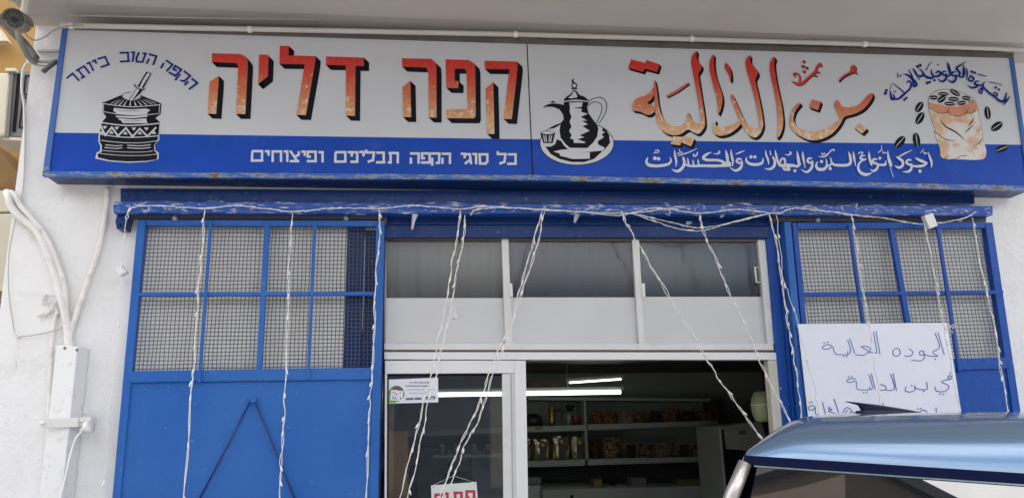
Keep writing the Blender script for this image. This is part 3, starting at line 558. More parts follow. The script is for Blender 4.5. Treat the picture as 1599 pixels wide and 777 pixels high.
t.poly([(235, 225), (440, 225), (425, 270), (435, 320), (470, 370), (500, 410), (515, 440), (505, 510), (470, 560), (425, 602), (285, 600), (250, 570), (210, 520), (200, 460), (210, 400), (235, 370), (228, 330), (200, 290), (150, 270), (100, 268), (65, 278), (90, 252), (150, 240), (235, 250)], 0)
t.poly([(278, 235), (388, 232), (380, 270), (312, 278), (382, 285), (375, 310), (430, 325), (372, 350), (425, 380), (380, 382), (430, 410), (385, 425), (445, 462), (365, 498), (400, 515), (345, 530), (412, 555), (400, 562), (318, 560), (310, 530), (285, 525), (300, 500), (278, 462), (298, 430), (282, 390), (298, 350), (282, 310), (285, 270)], 1)
t.poly([(235, 210), (260, 185), (290, 165), (315, 132), (335, 140), (365, 175), (400, 185), (430, 210), (432, 222), (330, 212), (240, 225)], 0)
t.poly([(270, 198), (300, 172), (312, 145), (325, 145), (340, 170), (345, 192), (300, 200)], 1); t.stroke([(240, 226), (335, 215), (430, 226)], 8, 1)
t.stroke([(300, 122), (340, 122)], 10, 0, smooth=False); t.disc(320, 98, 24, 0); t.disc(320, 98, 15, 1); t.stroke([(325, 78, 8), (305, 62, 16), (318, 40, 4)], mi=0)
t.stroke([(128, 232, 6), (148, 228, 12), (165, 232, 6)], mi=0); t.stroke([(148, 240), (148, 220)], 6, 0)
for w_, mi in ((6, 0),):
    t.stroke([(432, 225), (470, 205), (530, 192), (575, 225), (580, 290), (555, 350), (520, 402)], 6, 0); t.stroke([(432, 262), (470, 232), (520, 235), (545, 275), (530, 335), (495, 405)], 6, 0)
t.stroke([(70, 268), (120, 240), (180, 240), (235, 252)], 4, 1)
t.poly([(45, 480), (165, 480), (145, 562), (70, 562)], 0); t.disc(105, 480, 60, 0, 18); t.disc(105, 478, 52, 1, 12)
for x in (72, 90, 120, 138): t.stroke([(x, 500), (x+(105-x)*.3, 550)], 8, 1)
t.build('coffee_pot_emblem', parent=sign, mats=EM)
t = Ink((1380, 130), 6.214)         # sack of coffee beans
sk = [(428, 170), (455, 110), (520, 72), (600, 58), (720, 75), (820, 120), (880, 160), (910, 220), (930, 350), (958, 450), (955, 540), (998, 640), (992, 715), (960, 742), (860, 745), (750, 738), (640, 742), (550, 725), (548, 640), (520, 560), (485, 460), (510, 465), (470, 380), (445, 280)]
cx_, cy_ = 710, 410
t.poly([(cx_+(x-cx_)*1.012, cy_+(y-cy_)*1.012) for x, y in chaikin(sk)], 0); t.poly(chaikin(sk), 3)
t.poly([(432, 175), (455, 112), (520, 76), (600, 62), (720, 79), (820, 124), (878, 166), (830, 195), (760, 212), (700, 225), (630, 225), (480, 200)], 1, 1)
t.poly([(432, 178), (480, 200), (560, 208), (630, 228), (740, 225), (830, 195), (880, 178), (900, 220), (905, 260), (870, 288), (800, 295), (770, 312), (700, 310), (640, 290), (600, 288), (540, 285), (470, 255), (440, 230)], 2, 1)
for st in ([(436, 235), (500, 275), (570, 292), (615, 280), (640, 235)], [(615, 282), (680, 312), (750, 315), (795, 290), (812, 260)], [(790, 292), (850, 292), (900, 262)]): t.stroke(st, 6, 0)
t.stroke([(550, 360, 4), (600, 420, 12), (700, 475, 14), (788, 552, 4)], mi=0); t.stroke([(490, 465, 6), (560, 520, 6), (620, 550, 8), (700, 556, 3)], mi=0); t.stroke([(875, 330, 3), (850, 380, 12), (808, 425, 3)], mi=0); t.stroke([(868, 400, 3), (830, 440, 12), (785, 480, 3)], mi=0); t.stroke([(955, 535, 4), (925, 580, 8), (880, 608, 3)], mi=0)
t.stroke([(555, 728), (590, 730), (622, 705)], 6, 0); t.stroke([(640, 740), (700, 735), (750, 705), (810, 702)], 6, 0)
def bean(x, y, l, w_, ang):
    an = R(ang); t.disc(x, y, l, 0, w_, 16, an); c, s_ = math.cos(an), math.sin(an)
    t.stroke([(x-l*c, y-l*s_, 2), (x-l*.3*c+w_*.1*s_, y-l*.3*s_, 6), (x+l*.3*c, y+l*.3*s_, 6), (x+l*c, y+l*s_, 2)], mi=1)
for b_ in ((578, 105, 55, 20, 2), (690, 92, 58, 24, 32), (485, 140, 42, 22, -2), (562, 155, 50, 28, -35), (678, 155, 55, 22, 4), (800, 145, 45, 22, 8), (640, 200, 55, 20, 5), (755, 192, 45, 22, -5), (845, 178, 34, 10, -5)): bean(*b_)
t.build('sack_emblem', parent=sign, mats=EM)
t = Ink((1380, 130), 6.214)
for b_ in ((345, 232, 58, 34, -58), (352, 340, 66, 36, -60), (158, 570, 68, 40, -50), (318, 550, 72, 36, 80), (1008, 288, 66, 30, 82), (1098, 418, 64, 38, -35), (1148, 634, 66, 32, -22)): bean(*b_); t.build('painted_bean', parent=sign, mats=EM)

# conduit clipped along the sign top
b = MB(); b.tube([U(*p, -.30) for p in ((95, 40), (300, 44), (560, 49), (805, 54), (1100, 62), (1350, 69), (1610, 78))], .0165, 10)
o = tag(b.build('conduit', mat('conduit_grey', (.56, .54, .52), .5, var=.06), None, True), 'long straight pale conduit running along the top of the sign', 'pipe')
b = MB()
for p in ((112, 41), (390, 46), (805, 54), (1080, 61), (1350, 69)):
    b = MB(); c = U(*p, -.30); b.tube([c+Vector((-.012, 0, 0)), c+Vector((.012, 0, 0))], .021, 10); b.build('clip', M['cable'], o)
b = MB(); b.tube([U(*p, -.36) for p in ((20, 23), (110, 24), (300, 28), (500, 31))], .006, 5); tag(b.build('thin_cable', M['cable_grey'], None, True), 'thin dark cable along the overhang right of the security camera', 'cable')

# ================================================================ SLIDING TRACK + plastic wrap
trk = thing('door_track', 'long blue steel track wrapped in torn clear plastic, over both sliding doors', 'door track', U(860, 330, -.14))
m = MB(); m.slab([(176, 314), (860, 318), (1551, 321), (1551, 336), (860, 333), (176, 332)], -.16, .10); bevel(m.build('track_box', M['frame_blue'], trk), .008)
m = MB(); m.slab([(183, 333), (200, 333), (195, 357), (182, 357), (180, 345)], -.11, .1); bevel(m.build('bracket', M['track_blue'], trk), .002)
m = MB(); m.lathe([(.008, 0), (.008, .006)], U(188, 351, -.117), (0, 1, 0), 8); m.build('bolt', M['seal'], trk)
m = MB(); m.slab([(204, 333), (600, 334), (600, 342), (204, 341)], -.085, .03); m.slab([(1205, 336), (1540, 337), (1540, 346), (1205, 345)], -.085, .03)
m.build('inner_rail', mat('dark_rail', (.06, .05, .045), .6), trk)
for px_, py_ in ((272, 340), (540, 340), (1278, 343), (1500, 343)):
    m = MB(); m.lathe([(.012, 0), (.016, .006), (.016, .02)], U(px_, py_, -.10), (0, 1, 0), 10); m.build('roller', M['cable_grey'], trk)
m, N, L, P = newmat('clear_plastic_film')
P.inputs['Base Color'].default_value = (.75, .78, .82, 1); P.inputs['Roughness'].default_value = .15
tr = N.new('ShaderNodeBsdfTransparent'); x = N.new('ShaderNodeMixShader'); x.inputs[0].default_value = .55
L.new(tr.outputs[0], x.inputs[1]); L.new(P.outputs[0], x.inputs[2]); L.new(x.outputs[0], N['Material Output'].inputs['Surface']); M['film'] = m
b = MB(); rnd = random.Random(3)
zones = [(178, 330, 80), (330, 600, 26), (600, 720, 30), (720, 1000, 150), (1000, 1240, 150), (1240, 1330, 60), (1330, 1440, 35), (1440, 1545, 55)]
def film_sheet():
    import mathutils
    nx, ny = 900, 11; vs = []
    for j in range(ny+1):
        for i in range(nx+1):
            u, v = i/nx, j/ny; px_ = 178+1368*u; py_ = 314.5+5*u+18.5*v+.8*math.sin(px_*.07)
            p = U(px_, py_, -.165)
            q = Vector((p.x*9, p.z*30, 1)); w_ = abs(mathutils.noise.noise(q))+.6*abs(mathutils.noise.noise(q*2.3))+.35*abs(mathutils.noise.noise(q*5.1))
            thick = .35+.65*max(0, min(1, (mathutils.noise.noise(Vector((px_*.012, 3, 0)))+.45)*1.6)) if 360 < px_ < 700 else 1
            p.y -= w_*.022*thick; vs.append(p)
    fs = [(j*(nx+1)+i, j*(nx+1)+i+1, (j+1)*(nx+1)+i+1, (j+1)*(nx+1)+i) for j in range(ny) for i in range(nx)]
    m_, N, L, P = newmat('crumpled_clear_film'); P.inputs['Base Color'].default_value = (.62, .68, .80, 1); P.inputs['Roughness'].default_value = .12; P.inputs['Specular IOR Level'].default_value = .8
    g = pos(N); mp = N.new('ShaderNodeMapping'); mp.inputs['Scale'].default_value = (13, 13, 55); L.new(g, mp.inputs['Vector'])
    n = N.new('ShaderNodeTexNoise'); n.inputs['Scale'].default_value = 1.0; n.inputs['Detail'].default_value = 6; n.inputs['Roughness'].default_value = .7; L.new(mp.outputs[0], n.inputs['Vector'])
    rr_ = N.new('ShaderNodeValToRGB'); e = rr_.color_ramp.elements; e[0].position = .53; e[0].color = (.03, .03, .03, 1); e[1].position = .66; e[1].color = (.65, .65, .65, 1); L.new(n.outputs['Fac'], rr_.inputs[0])
    n2 = N.new('ShaderNodeTexNoise'); n2.inputs['Scale'].default_value = 1.3; L.new(g, n2.inputs['Vector'])
    r2_ = N.new('ShaderNodeMapRange'); r2_.inputs[1].default_value = .38; r2_.inputs[2].default_value = .52; L.new(n2.outputs['Fac'], r2_.inputs[0])
    mu = N.new('ShaderNodeMath'); mu.operation = 'MULTIPLY'; L.new(rr_.outputs[0], mu.inputs[0]); L.new(r2_.outputs[0], mu.inputs[1])
    tr = N.new('ShaderNodeBsdfTransparent'); x = N.new('ShaderNodeMixShader'); L.new(mu.outputs[0], x.inputs[0]); L.new(tr.outputs[0], x.inputs[1]); L.new(P.outputs[0], x.inputs[2]); L.new(x.outputs[0], N['Material Output'].inputs['Surface'])
    o = obj('plastic_sheet', vs, fs, m_, trk); o['kind'] = 'stuff'
film_sheet()
for x0, x1, n in zones:
    for i in range(n//4):
        px_ = rnd.uniform(x0, x1); t_ = (px_-176)/1375; py_ = 316+5*t_+rnd.triangular(-1, 16, 8)
        l = rnd.uniform(2, 10); a = rnd.gauss(0, .65); wd = rnd.uniform(.3, 1.5); ca, sa = math.cos(a), math.sin(a)
        y = -.163-rnd.uniform(.0, .012)
        pts = [U(px_-l*ca, py_-l*sa*.6, y), U(px_+rnd.uniform(-2, 2), py_-wd, y-rnd.uniform(0, .006)), U(px_+l*ca, py_+l*sa*.6, y), U(px_+rnd.uniform(-2, 2), py_+wd, y)]
        b.add(pts, [(0, 1, 2), (0, 2, 3)])
o = b.build('plastic_film', M['film'], trk); o['kind'] = 'stuff'
b = MB()
for px_, py_, l in ((647, 333, 26), (900, 333, 15), (1128, 332, 8), (1075, 345, 6)):
    for k in range(4):
        dx = rnd.uniform(-4, 4); b.add([U(px_+dx, py_, -.15), U(px_+dx+4, py_+2, -.145), U(px_+dx*.6+rnd.uniform(-3, 3)-l*.18, py_+l, -.12), U(px_+dx*.6-3, py_+l*.9, -.125)], [(0, 1, 2), (0, 2, 3)])
o = b.build('plastic_shred', M['film'], trk); o['kind'] = 'stuff'

# ================================================================ STEEL DOORS
def mesh_panel(Y, tl, tr, br, bl, nx, ny, parent):
    b = MB(); rr = .0023
    f = lambda u, v: U(*lerp(lerp(tl, tr, u), lerp(bl, br, u), v), Y)
    for i in range(nx+1):
        u = i/nx; pts = [f(u, v/6)+Vector((.002*math.sin(v*2+i), .002*math.sin(i*1.7+v), 0)) for v in range(7)]; b.tube(pts, rr, 4, cap=False)
    for j in range(ny+1):
        v = j/ny; pts = [f(u/8, v)+Vector((0, -.002+.002*math.sin(j*1.3+u), .0015*math.sin(u*1.9+j*.8))) for u in range(9)]; b.tube(pts, rr, 4, cap=False)
    o = b.build('wire_mesh', M['mesh'], parent); o['kind'] = 'stuff'; return o
def bar(parent, a, b_, w0, Y, dep, name='bar', mt='door_blue', horizontal=False):
    h = w0/2
    q = [(a[0]-h, a[1]), (a[0]+h, a[1]), (b_[0]+h, b_[1]), (b_[0]-h, b_[1])] if not horizontal else [(a[0], a[1]-h), (b_[0], b_[1]-h), (b_[0], b_[1]+h), (a[0], a[1]+h)]
    return slab(name, q, Y, dep, M[mt], parent, .003)
YD = -.085
dl = thing('sliding_steel_door', 'wide blue steel sliding door on the left with wire mesh window above and an A-shaped rod brace', 'door', U(400, 1000, YD), 'blue sliding steel doors')
BOT = 1030
bar(dl, (221, 343), (vx(221, 343, BOT), BOT), 13, YD, .05, 'stile'); bar(dl, (594, 345), (vx(594, 345, BOT), BOT), 13, YD, .05, 'stile')
bar(dl, (228, 347), (587, 348.5), 9, YD, .05, 'rail', horizontal=True)
slab('rail', [(201, 579), (589, 573), (589, 592), (199, 597)], YD-.004, .05, M['door_blue'], dl, .004)
bar(dl, (212, 459), (588, 457.8), 6, YD-.003, .03, 'rail', horizontal=True)
bar(dl, (417, 352), (404, 577), 8.5, YD-.001, .03); bar(dl, (329, 345), (310.5, 597.5), 5, YD-.014, .016); bar(dl, (491.5, 346), (481, 592), 5, YD-.014, .016)
mesh_panel(YD+.034, (226, 351), (589, 352), (586, 577), (203, 582), 60, 37, dl)
def sheet(parent, q, Y, nx=40, ny=30, amp=.0035, seed=1):   # dented sheet steel
    import mathutils
    vs = []
    for j in range(ny+1):
        for i in range(nx+1):
            u, v = i/nx, j/ny; p = U(*lerp(lerp(q[0], q[1], u), lerp(q[3], q[2], u), v), Y)
            p.y += mathutils.noise.noise(Vector((p.x*2.1+seed, p.z*2.1, 0)))*amp + mathutils.noise.noise(Vector((p.x*6+seed, p.z*5, 3)))*amp*.25; vs.append(p)
    fs = [(j*(nx+1)+i, j*(nx+1)+i+1, (j+1)*(nx+1)+i+1, (j+1)*(nx+1)+i) for j in range(ny) for i in range(nx)]
    return obj('sheet_panel', vs, fs, M['door_blue'], parent, True)
sheet(dl, [(205, 590), (590, 586), (vx(590, 586, BOT), BOT), (vx(205, 590, BOT), BOT)], YD+.012)
for a, b_ in (((392, 624), (300, 800)), ((397, 624), (482, 830))):
    m = MB(); m.tube([U(*a, YD-.008), U(*b_, YD-.008)], .0055, 8); m.build('brace_rod', mat('navy_rod', (.012, .03, .13), .4), dl, True)
m = MB(); m.slab([(388, 621), (401, 621), (399, 628), (391, 628)], YD-.014, .02); bevel(m.build('brace_lug', M['door_blue'], dl), .003)
m = MB(); rnd = random.Random(5)     # weld beads along the rail
for i in range(26):
    px_ = 205+i*14.6+rnd.uniform(-4, 4)
    if rnd.random() < .75: m.tube([U(px_, 596-(px_-200)*.012, YD-.004), U(px_+rnd.uniform(4, 14), 596-(px_-200)*.012+rnd.uniform(-1, 1), YD-.004)], .003, 6)
m.build('weld_bead', M['door_blue'], dl, True)
for pts in ([(206, 600), (201, 640), (196, 690), (190, 720), (187, 760), (180, 820)], [(586, 600), (584, 660), (583, 720), (582, 800)]):
    m = MB(); m.tube([U(x+rnd.uniform(-.6, .6), y, YD+.008) for x, y, _ in cr_open([(*p, 0) for p in pts], 6)], .0028, 5); m.build('paint_ridge', M['door_blue'], dl, True)

dr = thing('sliding_steel_door', 'blue steel sliding door on the right with wire mesh window, behind the white handwritten poster', 'door', U(1400, 1000, YD), 'blue sliding steel doors')
slab('edge_angle', [(1224, 346), (1235, 346), (vx(1235, 346, BOT), BOT), (vx(1224, 346, BOT), BOT)], YD-.02, .07, M['door_blue'], dr, .003)
bar(dr, (1241, 348), (vx(1241, 348, BOT), BOT), 8, YD, .05, 'stile', 'frame_blue'); bar(dr, (1544, 347), (vx(1544, 347, BOT), BOT), 12, YD, .05, 'stile', 'frame_blue')
bar(dr, (1246, 352), (1538, 351), 10, YD, .05, 'rail', 'frame_blue', horizontal=True)
bar(dr, (1252, 459), (1567, 455.6), 6, YD-.003, .03, 'rail', 'frame_blue', horizontal=True)
slab('rail', [(1278, 566), (1578, 557), (1581, 575), (1281, 584)], YD-.004, .05, M['frame_blue'], dr, .004)
bar(dr, (1327, 351), (1360, 580), 5, YD-.014, .016, mt='frame_blue'); bar(dr, (1393, 357), (1430, 566), 8, YD-.001, .03, mt='frame_blue'); bar(dr, (1465, 354), (1499, 580), 5, YD-.014, .016, mt='frame_blue')
mesh_panel(YD+.034, (1244, 357), (1541, 356), (1576, 558), (1270, 566), 52, 35, dr)
o = sheet(dr, [(1275, 572), (1580, 566), (vx(1580, 566, BOT), BOT), (vx(1275, 572, BOT), BOT)], YD+.012, seed=4); o.data.materials[0] = M['frame_blue']

# ================================================================ WINDOW STRIP over the door
win = thing('transom_window', 'strip of three white framed windows over the doorway, frosted white below and dark above', 'window', U(900, 545, .03))
YW = .02
slab('head_frame', [(602, 371), (1194, 373), (1194, 376.5), (602, 374.5)], YW-.005, .06, M['alu_dark'], win, .001)
slab('sill_frame', [(600, 536), (1207, 536.5), (1209, 546), (600, 545.5)], YW-.012, .07, M['alu'], win, .002)
slab('sill_gap', [(600, 545.6), (1209, 546.2), (1209, 549.6), (600, 549)], YW+.004, .05, M['alu_dark'], win, 0)
slab('sill_frame', [(600, 549.2), (1223, 549.8), (1224, 561.5), (600, 560.5)], YW-.02, .08, M['alu2'], win, .002)
slab('stile', [(783, 372), (794, 372), (800, 537), (789, 537)], YW-.006, .05, M['alu'], win, .002)
slab('stile', [(987, 374), (998, 374), (1007, 537), (998, 537)], YW-.006, .05, M['alu'], win, .002)
slab('stile', [(1183, 374), (1195, 374), (1210, 537), (1199, 537)], YW-.006, .05, M['alu'], win, .002)
slab('stile', [(600.5, 372), (603, 372), (603, 537), (600.5, 537)], YW, .05, M['alu_grey'], win, 0)
for q in ([(604, 375), (783, 376), (789, 536), (603, 536)], [(795, 376), (987, 377), (997, 536), (801, 536)], [(999, 377), (1183, 377), (1198, 536), (1008, 536)]):
    slab('pane', q, YW+.02, .004, M['glass'], win, 0)
for i, (q, mt) in enumerate((([(603, 465), (786, 465), (790, 537), (602, 537)], 'frost'), ([(797, 464), (994, 464), (999, 537), (800, 537)], 'frost'), ([(1003, 463), (1192, 463), (1199, 537), (1007, 537)], 'frost'))):
    slab('film', q, YW+.026, .003, M[mt], win, 0)
for x0, x1, mt, y1 in ((596, 792, 'warmgrey', 500), (790, 1000, 'slate', 500), (996, 1204, 'slate', 500)):
    vs = []; n = 60
    for j, py_ in enumerate((366, 540)):
        for i in range(n+1):
            p = U(x0+(x1-x0)*i/n, py_, YW+.075); p.y += .006*math.sin(i*.55)+.003*math.sin(i*1.27); vs.append(p)
    obj('corrugated_backing', vs, [(i, i+1, n+2+i, n+1+i) for i in range(n)], M[mt], win, True)
m = MB(); p0 = U(1186, 418, YW-.01); p1 = U(1189, 441, YW-.01)
m.tube([p0, p0+Vector((-.042, -.02, 0)), p1+Vector((-.042, -.02, 0)), p1], .006, 8); m.build('handle', M['plastic'], win, True)
for px_, py_ in ((797, 453), (1004, 453)):
    slab('latch', [(px_-2, py_-11), (px_+3, py_-11), (px_+4, py_+10), (px_-1, py_+10)], YW-.014, .012, M['plastic'], win, .002)

# ================================================================ GLASS DOOR
gd = thing('glass_sliding_door', 'white aluminium framed glass door with a sticker, closed on the left of the doorway', 'door', U(700, 1000, .01))
YG = -.004
slab('top_rail', [(601, 562), (822, 562), (822, 566), (802, 583), (601, 583)] if False else [(601, 562.5), (803, 562.5), (803.5, 582), (601, 583)], YG, .045, M['alu2'], gd, .002)
slab('stile', [(803.3, 562.5), (821, 562.5), (vx(821, 562, BOT), BOT), (vx(803.5, 562, BOT), BOT)], YG-.006, .05, M['alu2'], gd, .002)
slab('stile', [(784, 583), (803.4, 582.3), (vx(803.4, 582, BOT), BOT), (vx(784, 583, BOT), BOT)], YG+.008, .035, M['alu'], gd, .002)
slab('stile_groove', [(797, 584), (799, 584), (vx(799, 584, BOT), BOT), (vx(797, 584, BOT), BOT)], YG+.006, .004, M['alu_grey'], gd, 0)
slab('stile', [(601, 583.2), (604.5, 583.2), (603, BOT), (599.5, BOT)], YG, .045, M['alu2'], gd, .001)
slab('seal', [(604.7, 583.5), (784, 582.5), (784, 586), (607, 587), (606, BOT), (603.2, BOT)], YG+.018, .01, M['seal'], gd, 0)
slab('pane', [(605, 585), (786, 584), (vx(786, 584, BOT), BOT), (604, BOT)], YG+.024, .005, M['doorglass'], gd, 0)
# sticker
st = tag(slab('sticker', [(606, 592), (684, 589), (684.5, 627.5), (607, 629.5)], YG+.0225, .001, M['paper'], None, 0), 'small white sticker with a green corner at the top left of the door glass', 'sticker')
t = Ink((580, 540), 3.277, YG+.0225, .0006, .00005)
gm = [mat('sticker_green', (.18, .42, .06), .5), mat('sticker_print', (.14, .13, .13), .6), mat('sticker_brown', (.16, .09, .05), .6), M['paper'], mat('sticker_red', (.4, .08, .06), .6)]
t.poly([(88, 245), (128, 290), (88, 291)], 0); t.disc(128, 243, 42, 0, n=24); t.disc(130, 241, 37, 2, n=24)
t.poly([(100, 222), (164, 228), (158, 280), (96, 276)], 3)
rs = random.Random(4)
for i in range(16): t.disc(rs.uniform(106, 156), rs.uniform(234, 270), rs.uniform(2, 4.5), rs.choice([0, 4, 1]), n=6)
for y, x0, x1, w_ in ((186, 195, 302, 8), (203, 175, 300, 8), (222, 178, 326, 3), (240, 195, 290, 3)):
    x = x0
    while x < x1: l = rs.uniform(4, 9); t.line([(x, y), (min(x+l, x1), y-l*.03)], w_*rs.uniform(.6, 1), 1); x += l+rs.uniform(2, 5)
t.line([(176, 270), (215, 268)], 10, 1); t.line([(220, 268), (256, 267)], 10, 1); t.line([(278, 264), (326, 262)], 15, 1); t.line([(292, 266), (320, 264)], 4, 3)
t.build('print', parent=st, mats=gm)
# hanging OPEN card behind the glass
yc = YG+.016
cd = thing('open_sign', 'white card with red Hebrew letters hanging at the foot of the door glass', 'sign', U(710, 780, yc))
slab('card', [(673, 757), (744, 751.5), (748, 802), (675, 808)], yc, .002, mat('card_white', (.66, .70, .68), .5), cd, 0)
t = Ink((600, 640), 5.67, yc, .0006, .00005)
rows = [('het', 445, 735, 522, 850), ('vav', 535, 725, 568, 845), ('tav', 606, 718, 692, 840), ('pe', 722, 705, 802, 832)]
heb_text(t, rows, 24, mat('card_red', (.50, .02, .05), .5), cd)
m = MB(); m.tube([U(676, 757, yc), U(708, 742, yc-.002), U(740, 752, yc)], .0012, 4); m.build('hanging_string', M['wire'], cd)
for p in ((677, 760), (741, 755)): 
    m = MB(); m.lathe([(.003, 0), (.003, .002)], U(*p, yc-.0015), (0, 1, 0), 8); m.build('eyelet', M['alu_dark'], cd)
# right jamb of the doorway
jm = thing('door_frame', 'cream aluminium door frame upright with a dark brown strip, right of the open doorway', 'door frame', U(1235, 1000, .02))
slab('upright', [(1199, 562), (1218, 562), (vx(1218, 562, BOT), BOT), (vx(1199, 562, BOT), BOT)], .0, .07, mat('cream_alu', (.60, .57, .50), .4, var=.05, dirt=(.3, .27, .2), dirt_amt=.3, dscale=12), jm, .003)
slab('brown_strip', [(1196, 564), (1207, 564), (vx(1207, 564, BOT), BOT), (vx(1196, 564, BOT), BOT)], .11, .05, M['brown'], jm, .002)
m = MB(); m.lathe([(.007, 0), (.005, .006)], U(1219, 606, -.004), (0, 1, 0), 10); m.build('screw', M['cable_grey'], jm)

# ================================================================ ROOM CONTENTS
YS = 2.85
sh = thing('shelf_unit', 'wide grey wall shelving at the back of the shop', 'shelves', U(970, 760, YS))
for q in ([(600, 673), (825, 665.5), (914, 662.5), (914, 671.5), (825, 674.5), (600, 683)], [(918, 662), (1124, 655.5), (1124, 663), (918, 671.3)], [(600, 731), (825, 719), (914, 716.5), (914, 726.3), (825, 729), (600, 742)], [(918, 716.2), (1130, 711.5), (1130, 719), (918, 726)], [(825, 619), (1110, 622), (1110, 626), (825, 624)]):
    slab('shelf', q, YS, .4, M['shelf'], sh, .004)
slab('upright', [(911.5, 622), (914.5, 622), (919, 717), (915, 717)], YS-.006, .4, M['shelf'], sh, .003)
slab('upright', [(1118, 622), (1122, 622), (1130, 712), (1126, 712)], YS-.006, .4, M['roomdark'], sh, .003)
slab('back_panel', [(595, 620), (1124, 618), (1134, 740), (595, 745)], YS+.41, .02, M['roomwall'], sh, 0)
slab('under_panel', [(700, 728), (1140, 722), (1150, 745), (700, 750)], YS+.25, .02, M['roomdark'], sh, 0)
slab('leg', [(954, 727), (961, 727), (966, 900), (958, 900)], YS, .05, M['seal'], sh, .002)
slab('price_tag', [(836, 664.5), (848, 664), (848, 669.5), (836, 670)], YS-.008, .004, mat('tag_ochre', (.25, .18, .05), .5), sh, 0)
def bag_mesh(px0, px1, py0, py1, Y, th, mt, label=True, name='bag', seed=0):
    import mathutils
    r_ = random.Random(seed); n = 9; k = 10; vs = []
    for side in (-1, 1):
        for j in range(k+1):
            for i in range(n+1):
                u, v = i/n, j/k
                p = U(px0+(px1-px0)*u, py0+(py1-py0)*v, Y)
                bul = math.sin(math.pi*u)**.6*min(1, (v*1.6)**.8)*th/2
                p.y += side*bul + (mathutils.noise.noise(Vector((u*5+seed, v*6, side)))*.012 if side < 0 else 0)*(1 if 0 < i < n else 0)
                p.x += mathutils.noise.noise(Vector((v*5, seed*3.1, u)))*.008; vs.append(p)
    w_ = n+1; o_ = w_*(k+1); fs = []
    for s_ in (0, o_):
        fs += [(s_+j*w_+i, s_+j*w_+i+1, s_+(j+1)*w_+i+1, s_+(j+1)*w_+i) for j in range(k) for i in range(n)]
    ring = [i for i in range(w_)]+[j*w_+n for j in range(1, k+1)]+[k*w_+i for i in range(n-1, -1, -1)]+[j*w_ for j in range(k-1, 0, -1)]
    fs += [(ring[i], ring[(i+1) % len(ring)], ring[(i+1) % len(ring)]+o_, ring[i]+o_) for i in range(len(ring))]
    return vs, fs
M['foil'] = mat('silver_gold_foil', (.62, .56, .36), .22, metal=.9, var=.3, vscale=14, bump=1, bscale=30)
M['label_dark'] = mat('bag_label', (.02, .015, .012), .4); M['gold'] = mat('gold_emblem', (.50, .33, .06), .4)
silver = [(812, 829, 684, 718), (833, 858, 685, 717.5), (862, 889, 680, 717), (892, 914, 681, 716.5)]
lab = ['silver foil coffee bag half hidden behind the door stile, on the lower shelf', 'silver foil coffee bag with gold round label, second from left on the lower shelf', 'crumpled silver foil coffee bag between two others on the lower shelf', 'silver foil coffee bag with gold round label, beside the shelf upright']
for i, (a, b_, c_, d_) in enumerate(silver):
    root = thing('coffee_bag', lab[i], 'bag', U((a+b_)/2, d_, YS+.08), 'silver coffee bags on the lower shelf')
    vs, fs = bag_mesh(a, b_, c_, d_, YS+.10, .12, None, seed=i+1); obj('pouch', vs, fs, M['foil'], root, True)
    mx_ = (a+b_)/2; w_ = (b_-a)*.20
    slab('label_panel', [(mx_-w_+2, c_+5), (mx_+w_+2, c_+4), (mx_+w_+2, d_-2), (mx_-w_+2, d_-2)], YS+.012, .006, M['label_dark'], root, 0)
    m = MB(); m.lathe([(.018, 0), (.018, .004)], U(mx_+2, c_+9, YS+.006), (0, 1, 0), 12); m.build('round_emblem', M['gold'], root)
def nuts_mat(name, c1, c2, sc):
    m_, N, L, P = newmat(name); g = pos(N); P.inputs['Roughness'].default_value = .3
    v = N.new('ShaderNodeTexVoronoi'); v.inputs['Scale'].default_value = sc; L.new(g, v.inputs['Vector'])
    r_ = N.new('ShaderNodeValToRGB'); r_.color_ramp.elements[0].color = (*c2, 1); r_.color_ramp.elements[1].color = (*c1, 1); r_.color_ramp.elements[0].position = .25; r_.color_ramp.elements[1].position = .8
    L.new(v.outputs['Color'], r_.inputs[0]); L.new(r_.outputs[0], P.inputs['Base Color'])
    b_ = N.new('ShaderNodeBump'); b_.inputs['Strength'].default_value = 1; b_.inputs['Distance'].default_value = .02; b_.invert = True; L.new(v.outputs['Distance'], b_.inputs['Height']); L.new(b_.outputs[0], P.inputs['Normal']); return m_
nm = [nuts_mat('almonds', (.40, .21, .08), (.10, .04, .015), 60), nuts_mat('mixed_nuts', (.42, .27, .15), (.05, .018, .012), 48), nuts_mat('dark_beans', (.12, .06, .03), (.03, .012, .008), 60), nuts_mat('pale_seeds', (.42, .36, .24), (.16, .10, .05), 75)]
nb = [(924, 941, 640, 661), (941.5, 963, 640, 660.5), (964, 991, 640, 660), (992, 1008, 641, 659.5), (1015, 1032, 640, 658.5), (1034, 1062, 638, 658), (1065, 1085, 641, 657), (1090, 1115, 641, 656)]
dsc = ['next to the shelf upright', 'second from the upright', 'widest one near the upright', 'narrow fourth from the upright', 'fifth from upright', 'a large one in the middle', 'small near right end', 'last on the right']
for i, (a, b_, c_, d_) in enumerate(nb):
    vs, fs = bag_mesh(a, b_, c_, d_, YS+.1, .14, None, seed=i+20); tag(obj('nut_bag', vs, fs, nm[(0, 0, 3, 0, 2, 0, 2, 0)[i]], None, True), 'clear bag of nuts or beans on the upper shelf, '+dsc[i], 'bag', 'bags of nuts on the upper shelf')
nb = [(922, 940, 685, 715.5), (941, 969, 682, 715), (978, 992, 693, 714.5), (996, 1022, 692, 714), (1024, 1052, 690, 713.5), (1060, 1074, 694, 713), (1078, 1112, 688, 712)]
dsc = ['right of the shelf upright', 'the large one with pale nuts', 'small dark one', 'medium one in the middle', 'medium one right of the middle', 'small one near the right end', 'wide one at the right end']
